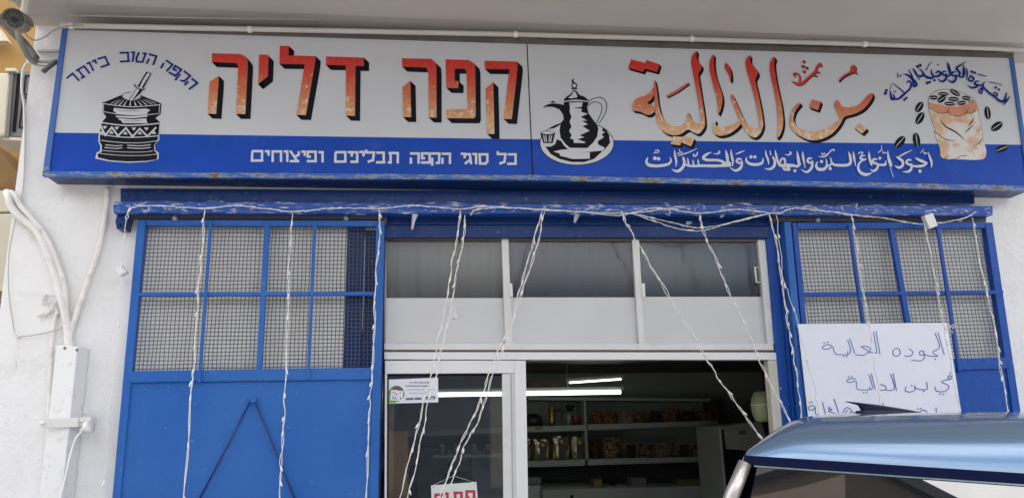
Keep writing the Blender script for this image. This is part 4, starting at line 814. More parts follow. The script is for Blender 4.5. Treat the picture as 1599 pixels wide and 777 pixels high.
for i, (a, b_, c_, d_) in enumerate(nb):
    vs, fs = bag_mesh(a, b_, c_, d_, YS+.1, .16, None, seed=i+40); tag(obj('nut_bag', vs, fs, nm[(2, 1, 2, 1, 3, 2, 1)[i]], None, True), 'clear bag of nuts or beans on the lower shelf, '+dsc[i], 'bag', 'bags of nuts on the lower shelf')
# brass pot, grinder, cezve, jar on the upper shelf
def lathe_px(name, prof, Y, mt, parent=None):    # prof: (centre px, py, radius px)
    b = MB(); pr = [U(x, y, Y) for x, y, r_ in prof]; k = (5+Y)/PX_F
    base = pr[-1]; b.lathe([(r_*k, (p.z-base.z)) for p, (x, y, r_) in zip(pr, prof)], base, (0, 0, 1), 16); return b.build(name, mt, parent, True)
M['brass'] = mat('brass', (.38, .24, .08), .35, metal=.8); M['iron'] = mat('dark_iron', (.02, .02, .02), .4)
pt = thing('brass_coffee_pot', 'slim brass coffee pot with pointed lid on the upper shelf', 'coffee pot', U(862, 663, YS+.1))
lathe_px('pot_body', [(862, 641, 6), (862, 643, 5.5), (862, 650, 4), (862, 656, 5), (862, 663, 6)], YS+.1, M['brass'], pt)
lathe_px('lid', [(862.5, 624.5, .4), (862.5, 628, 1.4), (862, 630, 1), (862, 633, 4), (862, 640.5, 6.2)], YS+.1, M['brass'], pt)
m = MB(); m.tube([U(867, 643, YS+.1), U(872, 640, YS+.08), U(873, 637, YS+.06)], .008, 6); m.build('spout', M['brass'], pt)
gr = thing('coffee_grinder', 'dark iron hand grinder with a bowl on top and crank, beside the brass pot', 'grinder', U(890, 663, YS+.1))
lathe_px('hopper', [(890, 632, 8), (890, 634, 8), (890, 641, 4)], YS+.1, M['iron'], gr); lathe_px('body', [(888, 646, 4), (888, 648, 5), (888, 662, 5)], YS+.1, mat('grinder_grey', (.25, .27, .24), .4), gr)
m = MB(); m.tube([U(890, 632, YS+.08), U(890, 625, YS+.08), U(908, 628, YS+.06)], .006, 6); m.tube([U(868, 641, YS+.06), U(895, 641, YS+.06)], .006, 6); m.tube([U(877, 628, YS+.07), U(877, 662, YS+.07)], .006, 6); m.build('crank', M['iron'], gr)
tag(lathe_px('red_tin', [(899, 649, 5.5), (899, 650, 6), (899, 662, 6)], YS+.12, mat('red_tin', (.22, .02, .02), .4)), 'dark red tin right of the grinder on the upper shelf', 'tin')
tag(lathe_px('dark_dish', [(832, 645, 1), (832, 646, 8), (832, 651, 14), (832, 664, 16)], YS+.12, M['iron']), 'dark covered dish at the left end of the upper shelf', 'dish')
# lamps
def tubelamp(label, a, b_, Y, r_, est):
    t_ = thing('tube_lamp', label, 'lamp', U((a[0]+b_[0])/2, a[1], Y), 'fluorescent tubes in the shop room')
    m_ = MB(); m_.tube([U(*a, Y), U(*b_, Y)], r_, 10); m_.build('glass_tube', M['tube'], t_, True)
    m_ = MB(); p, q = U(*a, Y), U(*b_, Y); m_.prism([p+Vector((-.03, .0, r_+.002)), q+Vector((.03, 0, r_+.002)), q+Vector((.03, 0, r_+.03)), p+Vector((-.03, 0, r_+.03))], (0, .05, 0)); m_.build('housing', M['shelf'], t_)
    return t_
tl_ = tubelamp('long bright tube lamp hanging nearest, low over the shelves', (640, 616.5), (969, 611.5), 1.9, .018, 4)
tubelamp('slim tube lamp hanging behind, above and right of the bright one', (889, 597), (970, 591.5), 2.1, .0075, 4)
m = MB(); m.tube([U(885, 596, 2.1), U(886, 560, 2.1)], .002, 4); m.tube([U(886, 597, 2.1), U(888, 610, 1.9)], .002, 4); tag(m.build('lamp_wire', M['cable'], None), 'thin wire hanging between the two tube lamps', 'wire')
tag(slab('brown_board', [(824, 592), (884, 592), (880, 602), (824, 603)], 2.5, .03, M['brown'], None, .003), 'dark brown board hanging under the ceiling left of the thin lamp wire', 'board')
for i, (x0, x1, y0, y1, cc_, lb) in enumerate(((927, 940, 748, 762, (.20, .13, .03), 'small ochre carton on the counter left of the dark leg'), (985, 1010, 745, 760, (.10, .10, .11), 'dark grey carton on the counter right of the dark leg'), (1060, 1115, 748, 758, (.12, .10, .02), 'flat dark yellow carton at the right of the counter'))):
    o = slab('carton', [(x0, y0), (x1, y0), (x1, y1), (x0, y1)], 2.6, .15, mat('carton_%d' % i, cc_, .6, var=.2), None, .004); tag(o, lb, 'carton')
tag(slab('reflection_panel', [(598, 628), (800, 628), (800, 662), (598, 680)], 1.6, .03, mat('reflection_grey', (.34, .35, .37), .6, var=.06), None, .003), 'grey panel added behind the door glass to stand for a grey reflection', 'panel')  # added panel; a reflection in the glass is put in as its grey
jl = ['leftmost small jar', 'second small jar from the left', 'third small jar from the left', 'rightmost small jar']
for i, x_ in enumerate((690, 712, 740, 762)):
    jr = thing('jar', jl[i]+' in the row seen low through the door glass', 'jar', U(x_, 712, 2.0), 'small jars seen through the door glass')
    lathe_px('jar_glass', [(x_, 697, 3), (x_, 699, 5), (x_, 711, 5)], 2.0, mat('jar_%d' % i, [(.10, .16, .12), (.3, .28, .22), (.06, .12, .08), (.28, .12, .05)][i], .12), jr); lathe_px('lid', [(x_, 693.5, 3.4), (x_, 696.5, 3.4)], 2.0, M['alu_grey'], jr)
tag(slab('jar_ledge', [(676, 711), (784, 709), (784, 713), (676, 715)], 1.95, .2, M['shelf'], None, .002), 'narrow pale ledge under the row of small jars behind the door glass', 'ledge')
# fridge, counter, wood panel, round drum
fr = thing('display_fridge', 'pale upright fridge with dark glass at the right of the shop room', 'fridge', U(1160, 900, 1.8))
slab('cabinet', [(1122, 664), (1190, 657), (1210, 1000), (1150, 1000)], 1.8, .6, M['fridge'], fr, .01)
slab('door_panel', [(1129, 672), (1192, 664), (1200, 704), (1137, 702)], 1.785, .013, M['fridge'], fr, .004)
slab('door_gap', [(1127, 670), (1130, 670), (1160, 1000), (1156, 1000)], 1.783, .012, M['seal'], fr, 0)
slab('glass_front', [(1132, 700), (1210, 706), (1230, 1000), (1160, 1000)], 1.783, .014, mat('fridge_glass', (.01, .014, .016), .1), fr, .002)
slab('badge', [(1153, 672), (1164, 671), (1165, 677), (1154, 678)], 1.78, .004, mat('badge_grey', (.12, .13, .16), .4), fr, 0)
m = MB(); c = U(1191, 634, .5); k = 5.5/PX_F
m.lathe([(25.5*k, 0), (26*k, .03), (26*k, .14), (24*k, .17)], c+Vector((.12, 0, 0)), (-1, -.12, 0), 28)
dm = thing('round_drum', 'pale green round drum with a painted tube-lamp band beside the brown door strip', 'drum', c)
def drum():
    b = MB(); ys = [(-24, 9), (-22, 13), (-12, 17), (0, 18.5), (12, 17), (22, 13), (24, 9)]
    b.lathe([(r_*k, h*k) for h, r_ in ys], c, Vector((0, 0, 1)), 28); return b.build('shell', mat('pale_green_enamel', (.40, .50, .27), .35, var=.05), dm, True)
drum()
b = MB(); b.lathe([(18.6*k, 1.4*k), (19.4*k, 1.8*k), (19.4*k, 3.2*k), (18.6*k, 3.6*k)], c, (0, 0, 1), 28); b.build('glint', mat('tube_glint', (.85, .85, .8), .3), dm, True)  # pale ring painted as the tube lamp's reflection on the shell
tag(slab('wood_cabinet', [(600, 672), (636, 672), (636, 1000), (600, 1000)], .45, .5, mat('orange_wood', (.42, .22, .07), .45, var=.25, vscale=4, stretch=(8, 8, .6)), None, .004), 'tall orange wood cabinet standing behind the left edge of the door glass', 'cabinet')
tag(slab('grey_cabinet', [(650, 700), (700, 700), (702, 1000), (652, 1000)], 2.2, .5, mat('dark_cabinet', (.03, .035, .05), .4), None, .01), 'dark cabinet behind the door glass, right of the wood cabinet', 'cabinet')
tag(slab('grey_machine', [(736, 704), (790, 704), (793, 1000), (739, 1000)], 2.3, .4, mat('machine_grey', (.12, .12, .13), .5), None, .01), 'grey machine behind the door glass at its right side', 'machine')
bx = thing('pale_box', 'pale grey box low under the shelf, next to the white door stile', 'box', U(834, 760, 2.6))
slab('body', [(822, 757), (844, 757), (846, 900), (822, 900)], 2.6, .3, M['shelf'], bx, .004); slab('lid', [(822, 746), (845, 745), (845, 756), (822, 756)], 2.59, .3, mat('lid_grey', (.12, .13, .12), .5), bx, .004)
slab('counter', [(847, 764), (1130, 757), (1140, 1000), (850, 1000)], 2.5, .4, M['roomwall'], None, .004); tag(bpy.data.objects['counter'], 'low grey green counter under the shelves', 'counter')
bt = thing('bottle', 'small dark bottle standing on the counter under the shelf', 'bottle', U(893, 778, 2.45))
lathe_px('glass_body', [(893, 777, 1.5), (893, 780, 4), (893, 795, 4.5)], 2.45, mat('bottle_blue', (.05, .08, .12), .2), bt); lathe_px('cap', [(893, 772, 2.5), (893, 776, 2.5)], 2.45, M['seal'], bt)

# ================================================================ POSTER
YP = -.125
ps = thing('handwritten_poster', 'white card poster handwritten in blue Arabic, tied to the right sliding door', 'poster', U(1380, 700, YP))
slab('card', [(1246, 505.5), (1479, 503.5), (1510, 700), (1268, 704)], YP, .004, M['paper'], ps, 0)
t = Ink((1245, 500), 4.858, YP, .0012, .00005)
hw = [[(262, 190), (225, 182), (192, 200), (200, 216), (240, 214), (268, 198), (282, 240), (298, 256), (335, 258), (372, 258), (384, 232)], [(382, 145), (405, 222), (390, 256), (372, 258)], [(398, 135), (438, 252)],
 [(440, 258), (500, 262), (540, 240), (556, 215), (525, 196), (485, 200), (520, 218), (550, 240), (605, 246)], [(578, 85), (605, 246)], [(596, 80), (628, 257)],
 [(740, 212), (725, 235), (735, 265), (765, 268), (782, 245), (770, 215), (742, 210)], [(845, 212), (878, 238), (858, 268), (812, 268)], [(958, 228), (930, 235), (932, 260), (960, 258), (955, 228), (966, 275), (940, 304), (865, 300)],
 [(968, 258), (1010, 270), (1068, 272)], [(1045, 95), (1080, 200), (1028, 238), (1066, 270)], [(1068, 90), (1116, 262)],
 [(445, 442), (405, 440), (375, 458), (400, 470), (445, 460), (450, 500), (460, 522), (500, 525), (545, 524), (548, 500)], [(545, 410), (570, 505), (548, 524)], [(562, 402), (592, 525)],
 [(628, 482), (672, 500), (665, 524), (615, 530)], [(708, 405), (738, 508), (705, 530), (665, 524)], [(728, 400), (753, 532)],
 [(828, 500), (818, 528), (850, 541), (890, 528), (890, 490)], [(892, 505), (925, 520), (985, 520), (980, 465)],
 [(1172, 425), (1150, 418), (1146, 438), (1172, 440), (1172, 425)], [(1160, 446), (1110, 455), (1100, 470), (1148, 492), (1140, 525), (1090, 540), (1048, 525), (1050, 500)],
 [(132, 645), (95, 648), (84, 668), (115, 680), (136, 655), (140, 705), (175, 716), (215, 714)], [(190, 615), (216, 714)], [(250, 650), (235, 665), (265, 672), (235, 685), (262, 695), (290, 706)], [(278, 590), (315, 708), (290, 706)],
 [(345, 750), (348, 690), (378, 658), (412, 685), (380, 712), (368, 690), (388, 680)], [(412, 690), (440, 700), (470, 716), (520, 716)], [(925, 692), (955, 678), (988, 692)], [(1053, 660), (1056, 700)], [(645, 625), (655, 640)]]
for s_ in hw: t.stroke(s_, 6.0); t.build('pen_stroke', M['ink'], ps)
for x, y in ((203, 170), (231, 164), (354, 272), (376, 272), (1047, 292), (388, 428), (413, 424), (504, 545), (527, 545), (868, 493), (961, 536), (1083, 556), (1109, 557), (1160, 398), (95, 622), (112, 618), (482, 672), (494, 668), (915, 670), (938, 666)): t.disc(x, y, 5.5); t.build('pen_dot', M['ink'], ps)
m = MB()
for k in range(8): 
    x_, y_ = 1480+random.uniform(-2, 10), 507+random.uniform(-3, 10); m.add([U(x_, y_, YP-.01), U(x_+6, y_+2, YP-.016), U(x_+4, y_+6, YP-.01)], [(0, 1, 2)])
m.build('tape', M['film'], ps)

# ================================================================ LIGHT STRINGS
def strand(label, path, seed, Y=-.19, two=True, rad=.0024, nb=12, amp=.0045):
    r_ = random.Random(seed); root = thing('light_string', label, 'light string', U(*path[0], Y), 'light strings hanging from the door track')
    pts = cr_open([(*p, 0.0) for p in path], 12)
    P3 = [U(x, y, Y) for x, y, _ in pts]; n = len(P3)
    for k in range(2 if two else 1):
        ph = r_.uniform(0, 6); pp = []
        fr_ = r_.uniform(.5, .8); dx = 0
        for i, p in enumerate(P3):
            dx = dx*.6+r_.gauss(0, amp*.28)
            s_ = amp*math.sin(i*fr_+ph+k*math.pi)
            e = min(1, i/4)
            pp.append(p+Vector(((s_+dx)*e, amp*.8*math.cos(i*fr_+ph+k*math.pi)*e, r_.gauss(0, .002)*e)))
        m_ = MB(); m_.tube(pp, rad, 5); m_.build('wire', M['wire_white'] if k else M['wire'], root, True)
    for b_ in range(nb):
        i = int((b_+r_.uniform(.25, .75))*n/nb); i = min(max(i, 2), n-3); d = (P3[i+1]-P3[i-1]).normalized()
        l = r_.uniform(.025, .04); m_ = MB(); off = Vector((r_.uniform(-.008, .008), -.004, 0))
        m_.tube([P3[i]+off*.3, P3[i]+off*.8+d*l*.4, P3[i]+off*1.4+d*l*.8, P3[i]+off*1.9+d*l], [.0035, .0058, .0048, .0022], 6); m_.build('bulb', M['wire_white'], root, True)
    return root
ST = [
 ('thin light string down the white wall, left of the left door', [(197, 345), (192, 400), (189, 430), (184, 520), (171, 640), (160, 790)], dict(two=False, rad=.0022, nb=4, amp=.004)),
 ('light string crossing the left door over its first thin bar', [(320, 327), (314.5, 397), (309, 462), (303, 570), (298, 617), (287, 795)], {}),
 ('light string crossing the left door just left of its second thin bar', [(457, 333), (452, 400), (450, 474), (445.5, 592), (443, 661), (438, 733), (436, 795)], {}),
 ('light string along the right edge of the left door', [(592, 327), (593, 366), (587, 427), (585, 493), (582, 575), (578, 620), (575.7, 675), (570, 795)], {}),
 ('light string slanting over the left window pane, leftmost of its pair', [(719, 329), (715, 365), (706, 408), (699, 458), (684, 530), (675, 577), (662, 628), (644, 699), (619, 795)], {}),
 ('light string slanting over the left window pane, right one of its pair', [(726, 336), (724, 372), (713, 422), (706, 473), (692, 530), (681, 586), (668, 631), (653, 708), (632, 795)], {}),
 ('left one of the two light strings slanting down towards the red lettered card', [(846.6, 329), (832, 379), (810.6, 455), (796, 512), (780, 540), (763, 586), (745, 638), (723, 683), (702, 735), (680, 795)], {}),
 ('right one of the two light strings slanting down to the red lettered card', [(850, 330), (837.6, 386), (814, 458), (800, 505), (787.5, 540), (769, 586), (748, 653), (726.5, 692), (711, 738), (688, 780)], {}),
 ('light string slanting right across the open doorway towards the car', [(970, 329), (983, 358), (1004.5, 394), (1044, 462), (1091, 538), (1120, 588), (1152, 632), (1190, 686)], dict(amp=.007)),
 ('light string slanting over the right window pane to the cream door upright', [(1093, 334), (1098, 361), (1116, 401), (1141, 462), (1167, 516), (1181, 550), (1202, 597), (1240, 668)], dict(amp=.006)),
 ('light string down the blue jamb right of the doorway', [(1201, 333), (1213, 386), (1224, 461), (1231, 510), (1239, 554), (1247, 610), (1254, 665)], {}),
 ('light string from the blue jamb down over the left side of the poster', [(1212, 334), (1217, 379), (1224, 437), (1239, 480), (1252, 530), (1268, 590), (1285, 665)], dict(two=False, nb=5)),
 ('light string down the middle of the right door and the poster', [(1329, 334), (1337, 378), (1349, 461), (1359, 520), (1367, 575), (1378, 650)], {}),
 ('light string hanging beside the pale adapter box down to the poster edge', [(1443, 349), (1452, 390), (1462, 445), (1471, 496), (1483, 560), (1500, 650)], {}),
 ('rightmost light string, down the outer edge of the right door', [(1518, 339), (1532, 417), (1552, 505), (1562, 574), (1577, 650)], {})]
for i, (lb, p, kw) in enumerate(ST): strand(lb, p, i+11, **kw)
gl = strand('long light string draped along the blue track, from end to end', [(197, 345), (205, 325), (240, 321), (320, 325), (375, 321), (455, 330), (520, 325), (592, 325), (650, 321), (720, 326), (760, 322), (850, 327), (970, 333), (1040, 327), (1093, 333), (1150, 327), (1212, 333), (1245, 325), (1330, 335), (1385, 341), (1440, 350), (1500, 342), (1525, 330)], 99, Y=-.185, nb=12)
gl['group'] = 'light strings draped along the track'
for i, (lb, p) in enumerate((('slack light string sagging under the track over the right window pane, upper loop', [(985, 333), (1040, 345), (1085, 355), (1120, 352), (1165, 341), (1200, 333)]), ('slack light string sagging lowest under the track over the right window pane', [(990, 334), (1030, 348), (1060, 357), (1095, 360), (1130, 351), (1198, 334)]), ('tangled light string bunched on the track between the slanting strings', [(735, 336), (745, 327), (790, 324), (850, 328), (900, 330), (970, 336), (1010, 326), (1060, 326)]))):
    g_ = strand(lb, p, 200+i, Y=-.19, nb=3, rad=.002); g_['group'] = 'light strings draped along the track'
# small adapter boxes
def boxlet(label, quad, Y, dep):
    o_ = slab('adapter_box', quad, Y, dep, M['plastic'], None, .004); return tag(o_, label, 'adapter', 'small white adapter boxes on the light strings')
boxlet('small white adapter box hanging on the wall left of the left door', [(177, 418), (190, 413), (198, 424), (186, 431)], -.15, .05)
boxlet('cream adapter box lying against the track above the right door', [(1443, 336), (1457, 332), (1465, 352), (1452, 357)], -.215, .04)
m = MB(); c = U(710, 488, -.19); k = .0022
m.tube([c+Vector((0, 0, .03)), c+Vector((.001, 0, .055)), c+Vector((.004, 0, .085))], .0018, 5)
m.tube([c+Vector((0, 0, .03)), c+Vector((0, 0, .012)), c+Vector((0, 0, -.005)), c+Vector((0, 0, -.035)), c+Vector((0, 0, -.04))], [.005, .007, .013, .016, .003], 6)
for h_, q_ in ((.012, .0075), (-.005, .0135), (-.036, .017)):
    m.tube([c+Vector((q_*math.cos(a_), q_*math.sin(a_), h_)) for a_ in [i*math.pi/6 for i in range(13)]], .0016, 4)
tag(m.build('clear_bulb', M['film'], None), 'small clear bell-shaped bulb dangling before the left window pane', 'bulb')

# ================================================================ WALL SERVICES, left
def wtube(name, pts, Y, rad, mt, label=None, cat='cable', group=None, n=8, sub=6):
    p = cr_open([(*q, 0) if len(q) == 2 else q for q in pts], sub)
    b = MB(); b.tube([U(x, y, Y+dz) for x, y, dz in p], rad, n); o_ = b.build(name, mt, None, True)
    if label: tag(o_, label, cat, group)
    return o_
g4 = 'painted cables on the left wall'
c1 = wtube('thick_cable', [(10, 300, .03), (14, 308), (17, 322), (30, 338), (58, 362), (75, 398), (90, 445), (103, 497), (109, 545)], -.04, .023, M['cable'], 'thickest white painted cable curving down the left wall into the post', 'cable', g4)
c2 = wtube('thick_cable', [(16, 300, .03), (24, 306), (33, 322), (64, 357), (83, 393), (96, 430), (102, 458), (105, 545)], -.035, .017, M['cable'], 'thinner white cable bundled beside the thickest one on the left wall', 'cable', g4)
wtube('thick_cable', [(168, 292), (165, 335), (153, 395), (128, 465), (105, 535), (103, 548)], -.03, .0165, M['cable'], 'white painted cable curving from under the sign down to the post', 'cable', g4)
wtube('thick_cable', [(92, 486), (86, 497), (80, 548), (76, 640), (70, 790)], -.02, .011, M['cable'], 'thin white painted cable straight down behind the left of the post', 'cable', g4)
m = MB(); m.tube([U(49, 371, -.03), U(55, 366, -.055), U(62, 360, -.058), U(70, 356, -.03)], .004, 6); m.tube([U(49, 371, -.03), U(54, 364, -.055), U(64, 356, -.055), U(71, 359, -.03)], .003, 6)
tag(m.build('wire_tie', M['cable'], None, True), 'twisted wire tie round the two thick cables', 'wire tie')
m = MB(); rr = random.Random(8)
for i in range(22):
    a = U(rr.uniform(72, 92), rr.uniform(464, 492), -.006); q = [a]
    for k in range(4): q.append(q[-1]+Vector((rr.uniform(-.03, .02), rr.uniform(-.012, .008), rr.uniform(-.025, .02))))
    m.tube(q, rr.uniform(.002, .005), 5)
m.tube([U(86, 462, -.01), U(60, 458, -.02), U(35, 457, -.02)], .0015, 4)
tag(m.build('plaster_patch', M['cable'], None, True), 'rough crumbly plaster patch with frayed strands behind the cables', 'patch')
crd = wtube('hanging_wire', [(30, 330), (24, 345), (14, 396), (13.5, 451), (19, 496), (26, 522), (51, 523), (96, 512), (100, 500)], -.03, .0035, mat('cord_beige', (.48, .45, .40), .6), 'thin grey cord hanging along the wall corner, knotted and led to the cables', 'cord')
m = MB(); m.tube([U(*p, -.03) for p in ((27, 522), (24, 540), (22, 555), (25, 575), (27, 558), (28, 540), (26, 522))], .002, 5)
for k in range(4): m.tube([U(22+k, 519, -.032), U(30, 522+k, -.036), U(33-k*2, 528, -.03)], .003, 5)
m.build('knot', M['wire'], crd, True)
# white steel post
po = thing('wall_post', 'white painted steel post cover at the lower left of the wall, with rusty corner holes', 'post', U(100, 1030, -.1))
b = MB(); A_ = [(88, 538), (121, 540.5), (138.5, 543.5)]; Yp = [-.07, -.115, -.02]
tp = [U(*A_[0], Yp[0]), U(*A_[1], Yp[1]), U(*A_[2], Yp[2])]
tp += [Vector((tp[2].x, -.001, tp[2].z)), Vector((tp[0].x-.01, -.001, tp[0].z))]
tp = [tp[0], tp[1], tp[2], tp[3], tp[4]]
zb = .13; vs = tp+[Vector((p.x, p.y, zb)) for p in tp]
b.add(vs, [(0, 1, 2, 3, 4), (9, 8, 7, 6, 5)]+[(i, (i+1) % 5, (i+1) % 5+5, i+5) for i in range(5)])
bevel(b.build('post_cover', mat('post_paint', (.76, .77, .77), .45, var=.03, dirt=(.4, .38, .36), dirt_amt=.5, dscale=16, bump=.3, bscale=12), po), .006, 3)
for x_, y_ in ((101, 543), (120, 546)):
    m = MB(); m.lathe([(.008, 0), (.008, .003)], U(x_, y_, -.118 if x_ > 110 else -.094), (0, 1, 0), 10); m.build('rust_hole', M['alu_dark'], po)
m = MB(); m.slab([(64, 653), (122, 651), (122, 666), (64, 668)], -.125, .012); bevel(m.build('strap', M['alu'], po), .003)
m = MB(); m.slab([(122.5, 651), (142, 650), (143, 662), (122.5, 666)], -.11, .08); bevel(m.build('strap_end', M['alu'], po), .003)
for x_, y_, yy in ((66, 660, -.130), (127, 656, -.118)):
    m = MB(); m.lathe([(.013, 0), (.013, .006), (.006, .007)], U(x_, y_, yy), (0, 1, 0), 12); m.build('bolt', M['cable'], po, True)
pg = thing('plug', 'white round plug hanging at the post strap with its cord going down', 'plug', U(137, 668, -.15))
m = MB(); m.lathe([(.010, -.035), (.02, -.01), (.036, 0), (.038, .02), (.034, .03)], U(135, 668, -.16), (.9, -.15, .35), 18); m.build('plug_body', M['plastic'], pg, True)
m = MB(); m.tube([U(x, y, -.16) for x, y, _ in cr_open([(128, 673, 0), (118, 685, 0), (110, 710, 0), (102, 745, 0), (90, 795, 0)], 5)], .006, 8); m.build('cord', M['wire_white'], pg, True)
wtube('hanging_wire', [(150, 540), (140, 600), (130, 650), (132, 662)], -.03, .0018, M['wire_white'], 'very thin white cord running down the wall to the plug', 'cord')
# CCTV camera and pipes at the overhang corner
cc = thing('security_camera', 'beige bullet security camera with dark round lens under the overhang corner', 'security camera', U(23, 40, -.75))
ctr = U(23, 31, -.9); ax = (CAM-ctr); ax = Vector((.25, -1, -.35)).normalized()
b = MB(); k = 5.0/PX_F
b.lathe([(11.8*k, -.16), (12.2*k, -.01), (12.2*k, 0)], ctr, ax, 24); b.build('housing', mat('camera_beige', (.32, .29, .23), .45), cc, True)
b = MB(); b.lathe([(11.2*k, .0005), (10.4*k, .003)], ctr, ax, 24); b.build('face', mat('face_dark', (.07, .07, .075), .4), cc)
b = MB(); b.lathe([(5*k, .003), (5*k, .008), (4*k, .009)], ctr, ax, 18); b.build('lens', mat('lens_black', (.01, .01, .012), .1), cc)
b = MB(); 
for i in range(10):
    an = 2*math.pi*i/10; rgt = ax.cross(Vector((0, 0, 1))).normalized(); uu = rgt.cross(ax)
    b.lathe([(1*k, .003), (1*k, .006)], ctr+(rgt*math.cos(an)+uu*math.sin(an))*8*k, ax, 6)
b.build('led_ring', M['seal'], cc)
b = MB(); rgt = ax.cross(Vector((0, 0, 1))).normalized(); uu = rgt.cross(ax); pts = []
for side in (0, 1):
    for e_ in (-.17, .035):
        for i in range(9):
            an = math.pi*(-.05+1.1*i/8); pts.append(ctr+ax*e_+(rgt*math.cos(an)+uu*math.sin(an))*(13.2+side*.8)*k)
b.add(pts, [(i, i+1, i+10, i+9) for i in range(8)]+[(18+i, 18+i+9, 18+i+10, 18+i+1) for i in range(8)]+[(9+i, 9+i+1, 27+i+1, 27+i) for i in range(8)]+[(0, 9, 27, 18), (8, 26, 35, 17)])
b.build('sun_hood', mat('hood_beige', (.20, .17, .14), .5), cc, True)
b = MB(); b.tube([ctr-ax*.1, ctr-ax*.12+Vector((0, .02, .08)), ctr-ax*.13+Vector((0, .03, .25))], .018, 8); b.build('bracket', M['cable'], cc, True)
wtube('bent_pipe', [(28, 42, -.35), (30, 60, -.3), (38, 78, -.2), (47, 92, -.1), (60, 99), (90, 97)], -.1, .017, mat('pipe_pale', (.34, .33, .31), .5), 'bent grey pipe dropping from the security camera to the wall corner', 'pipe')
wtube('cable_loop', [(34, 40), (42, 56), (55, 63), (70, 58), (85, 47), (105, 41), (130, 40)], -.4, .0045, M['cable_grey'], 'dark cable looping from the security camera to the sign top', 'cable')
wtube('white_cable', [(41, 78), (43, 95), (55, 99), (85, 102)], -.12, .006, M['cable'], 'short white cable at the wall corner behind the sign, upper one', 'cable', 'white cables at the wall corner')
wtube('white_cable', [(86, 96), (60, 95), (45, 97), (36, 110), (34, 140), (38, 170), (38, 240), (34, 300), (20, 330)], -.02, .008, M['cable'], 'long white cable hanging along the wall corner in front of the air conditioner', 'cable', 'white cables at the wall corner')
tag(slab('angle_bracket', [(63, 110), (67, 112), (86, 96), (84, 93)], -.15, .03, M['acgrey'], None, .002), 'short grey steel bracket holding the sign to the wall corner', 'bracket')
slab('ledge', [(58, 77.5), (90, 77), (90, 80), (58, 80.5)], -.03, .03, M['soffit'], bld, 0)
wtube('gutter_pipe', [(-30, -4, -.4), (0, 30, -.2), (22, 52, -.1), (40, 70), (56, 92)], -.1, .024, mat('pipe_grey', (.25, .23, .21), .6), 'thick dark grey pipe running under the overhang corner at top left', 'pipe')

# ================================================================ ALLEY, left
ow = thing('ochre_house', 'ochre plastered house beyond the alley at the left edge', 'building', (-6, 3, 0))
m = MB(); m.box((-14, 3.0, 0), (XL-.05, 3.3, 9)); m.build('wall', M['ochre'], ow)
slab('ledge', [(-60, 225), (-10, 222), (45, 295), (45, 330), (-60, 245)], 2.6, .4, mat('ochre_dark', (.20, .115, .04), .85, var=.2), ow, .01)
slab('pale_board', [(-60, 335), (24, 333), (12, 452), (-60, 470)], 2.3, .3, M['cream'], ow, .01)
slab('pale_board', [(-60, 280), (12, 300), (24, 330), (-60, 332)], 2.4, .3, M['cream'], ow, .01)
slab('dark_opening', [(-60, 470), (12, 470), (6, 560), (-60, 560)], 2.9, .1, M['brown'], ow, 0)
slab('sunlit_fascia', [(-60, 20), (0, 45), (12, 64), (-60, 64)], 2.8, .1, mat('sunlit_stone', (.6, .5, .4), .8, var=.1), ow, 0)  # sunlight on this brown piece is put into its pale colour
ac = thing('air_conditioner', 'cream and grey outdoor air conditioner on the ochre house', 'air conditioner', U(20, 214, 1.6))
slab('casing', [(14, 108), (58, 112), (48, 216), (6, 213)], 1.6, .35, M['acgrey'], ac, .01)
slab('side_cover', [(-14, 113), (14, 113), (6, 212), (-22, 214)], 1.55, .4, M['cream'], ac, .02)
slab('top_rail', [(8, 106), (24, 106), (24, 111), (8, 111)], 1.54, .1, M['cream'], ac, .004)
slab('foot_rail', [(4, 213), (48, 216), (48, 221), (4, 218)], 1.58, .3, M['cream'], ac, .005)
slab('corner_post', [(14, 106), (21, 107), (13, 216), (6, 214)], 1.57, .02, M['acgrey'], ac, .004)
for q in ([(28, 116), (31, 116), (23, 205), (20, 205)], [(40, 118), (52, 119), (50, 148), (37, 147)], [(36, 152), (48, 153), (43, 200), (30, 199)]):
    b = MB(); 
    if len(q) == 4: 
        for e in range(4):
            a_, c_ = q[e], q[(e+1) % 4]; b.tube([U(*a_, 1.59), U(*c_, 1.59)], .006, 5)
    b.build('moulding', M['seal'], ac)
tag(slab('far_unit', [(0, 484), (10, 486), (8, 520), (0, 520)], 2.2, .2, M['acgrey'], None, .01), 'small grey unit at the very left edge below the pale boards', 'box')

# ================================================================ CAR
CO = U(1163, 712, -2.35)
ang = R(-36); cu = Vector((math.cos(ang), math.sin(ang), 0)); cw = Vector((-math.sin(ang), math.cos(ang), 0))
SL = -.060                                  # the car stands nose down on the sloping street
def CP(t, s, z): return CO+cu*t+cw*s+Vector((0, 0, z+SL*t))
car = thing('parked_car', 'metallic light blue car roof and side window in front of the right door', 'car', Vector((CO.x, CO.y, 0)))
paint, N, L, P = newmat('car_blue_metallic'); P.inputs['Base Color'].default_value = (.13, .215, .33, 1); P.inputs['Metallic'].default_value = .6; P.inputs['Roughness'].default_value = .30; P.inputs['Coat Weight'].default_value = 1; P.inputs['Coat Roughness'].default_value = .02
W = 1.42
KT = cr_open([(0, 0), (.010, .030), (.025, .056), (.045, .079), (.075, .100), (.12, .122), (.19, .146), (.30, .166), (.45, .177), (.71, .180)], 8)
def crown(s):
    e = max(min(s, W-s), 0)
    for (a, b), (c, d) in zip(KT, KT[1:]):
        if e <= c: return b+(d-b)*(e-a)/(c-a) if c > a else b
    return .18
def endf(t): return 0 if t < .0005 else (.30+.70*(1-(1-min(t/.24, 1))**3.0))*(.79+.30*min(t, 1.0))
nt_, ns_ = 50, 60; vs = []
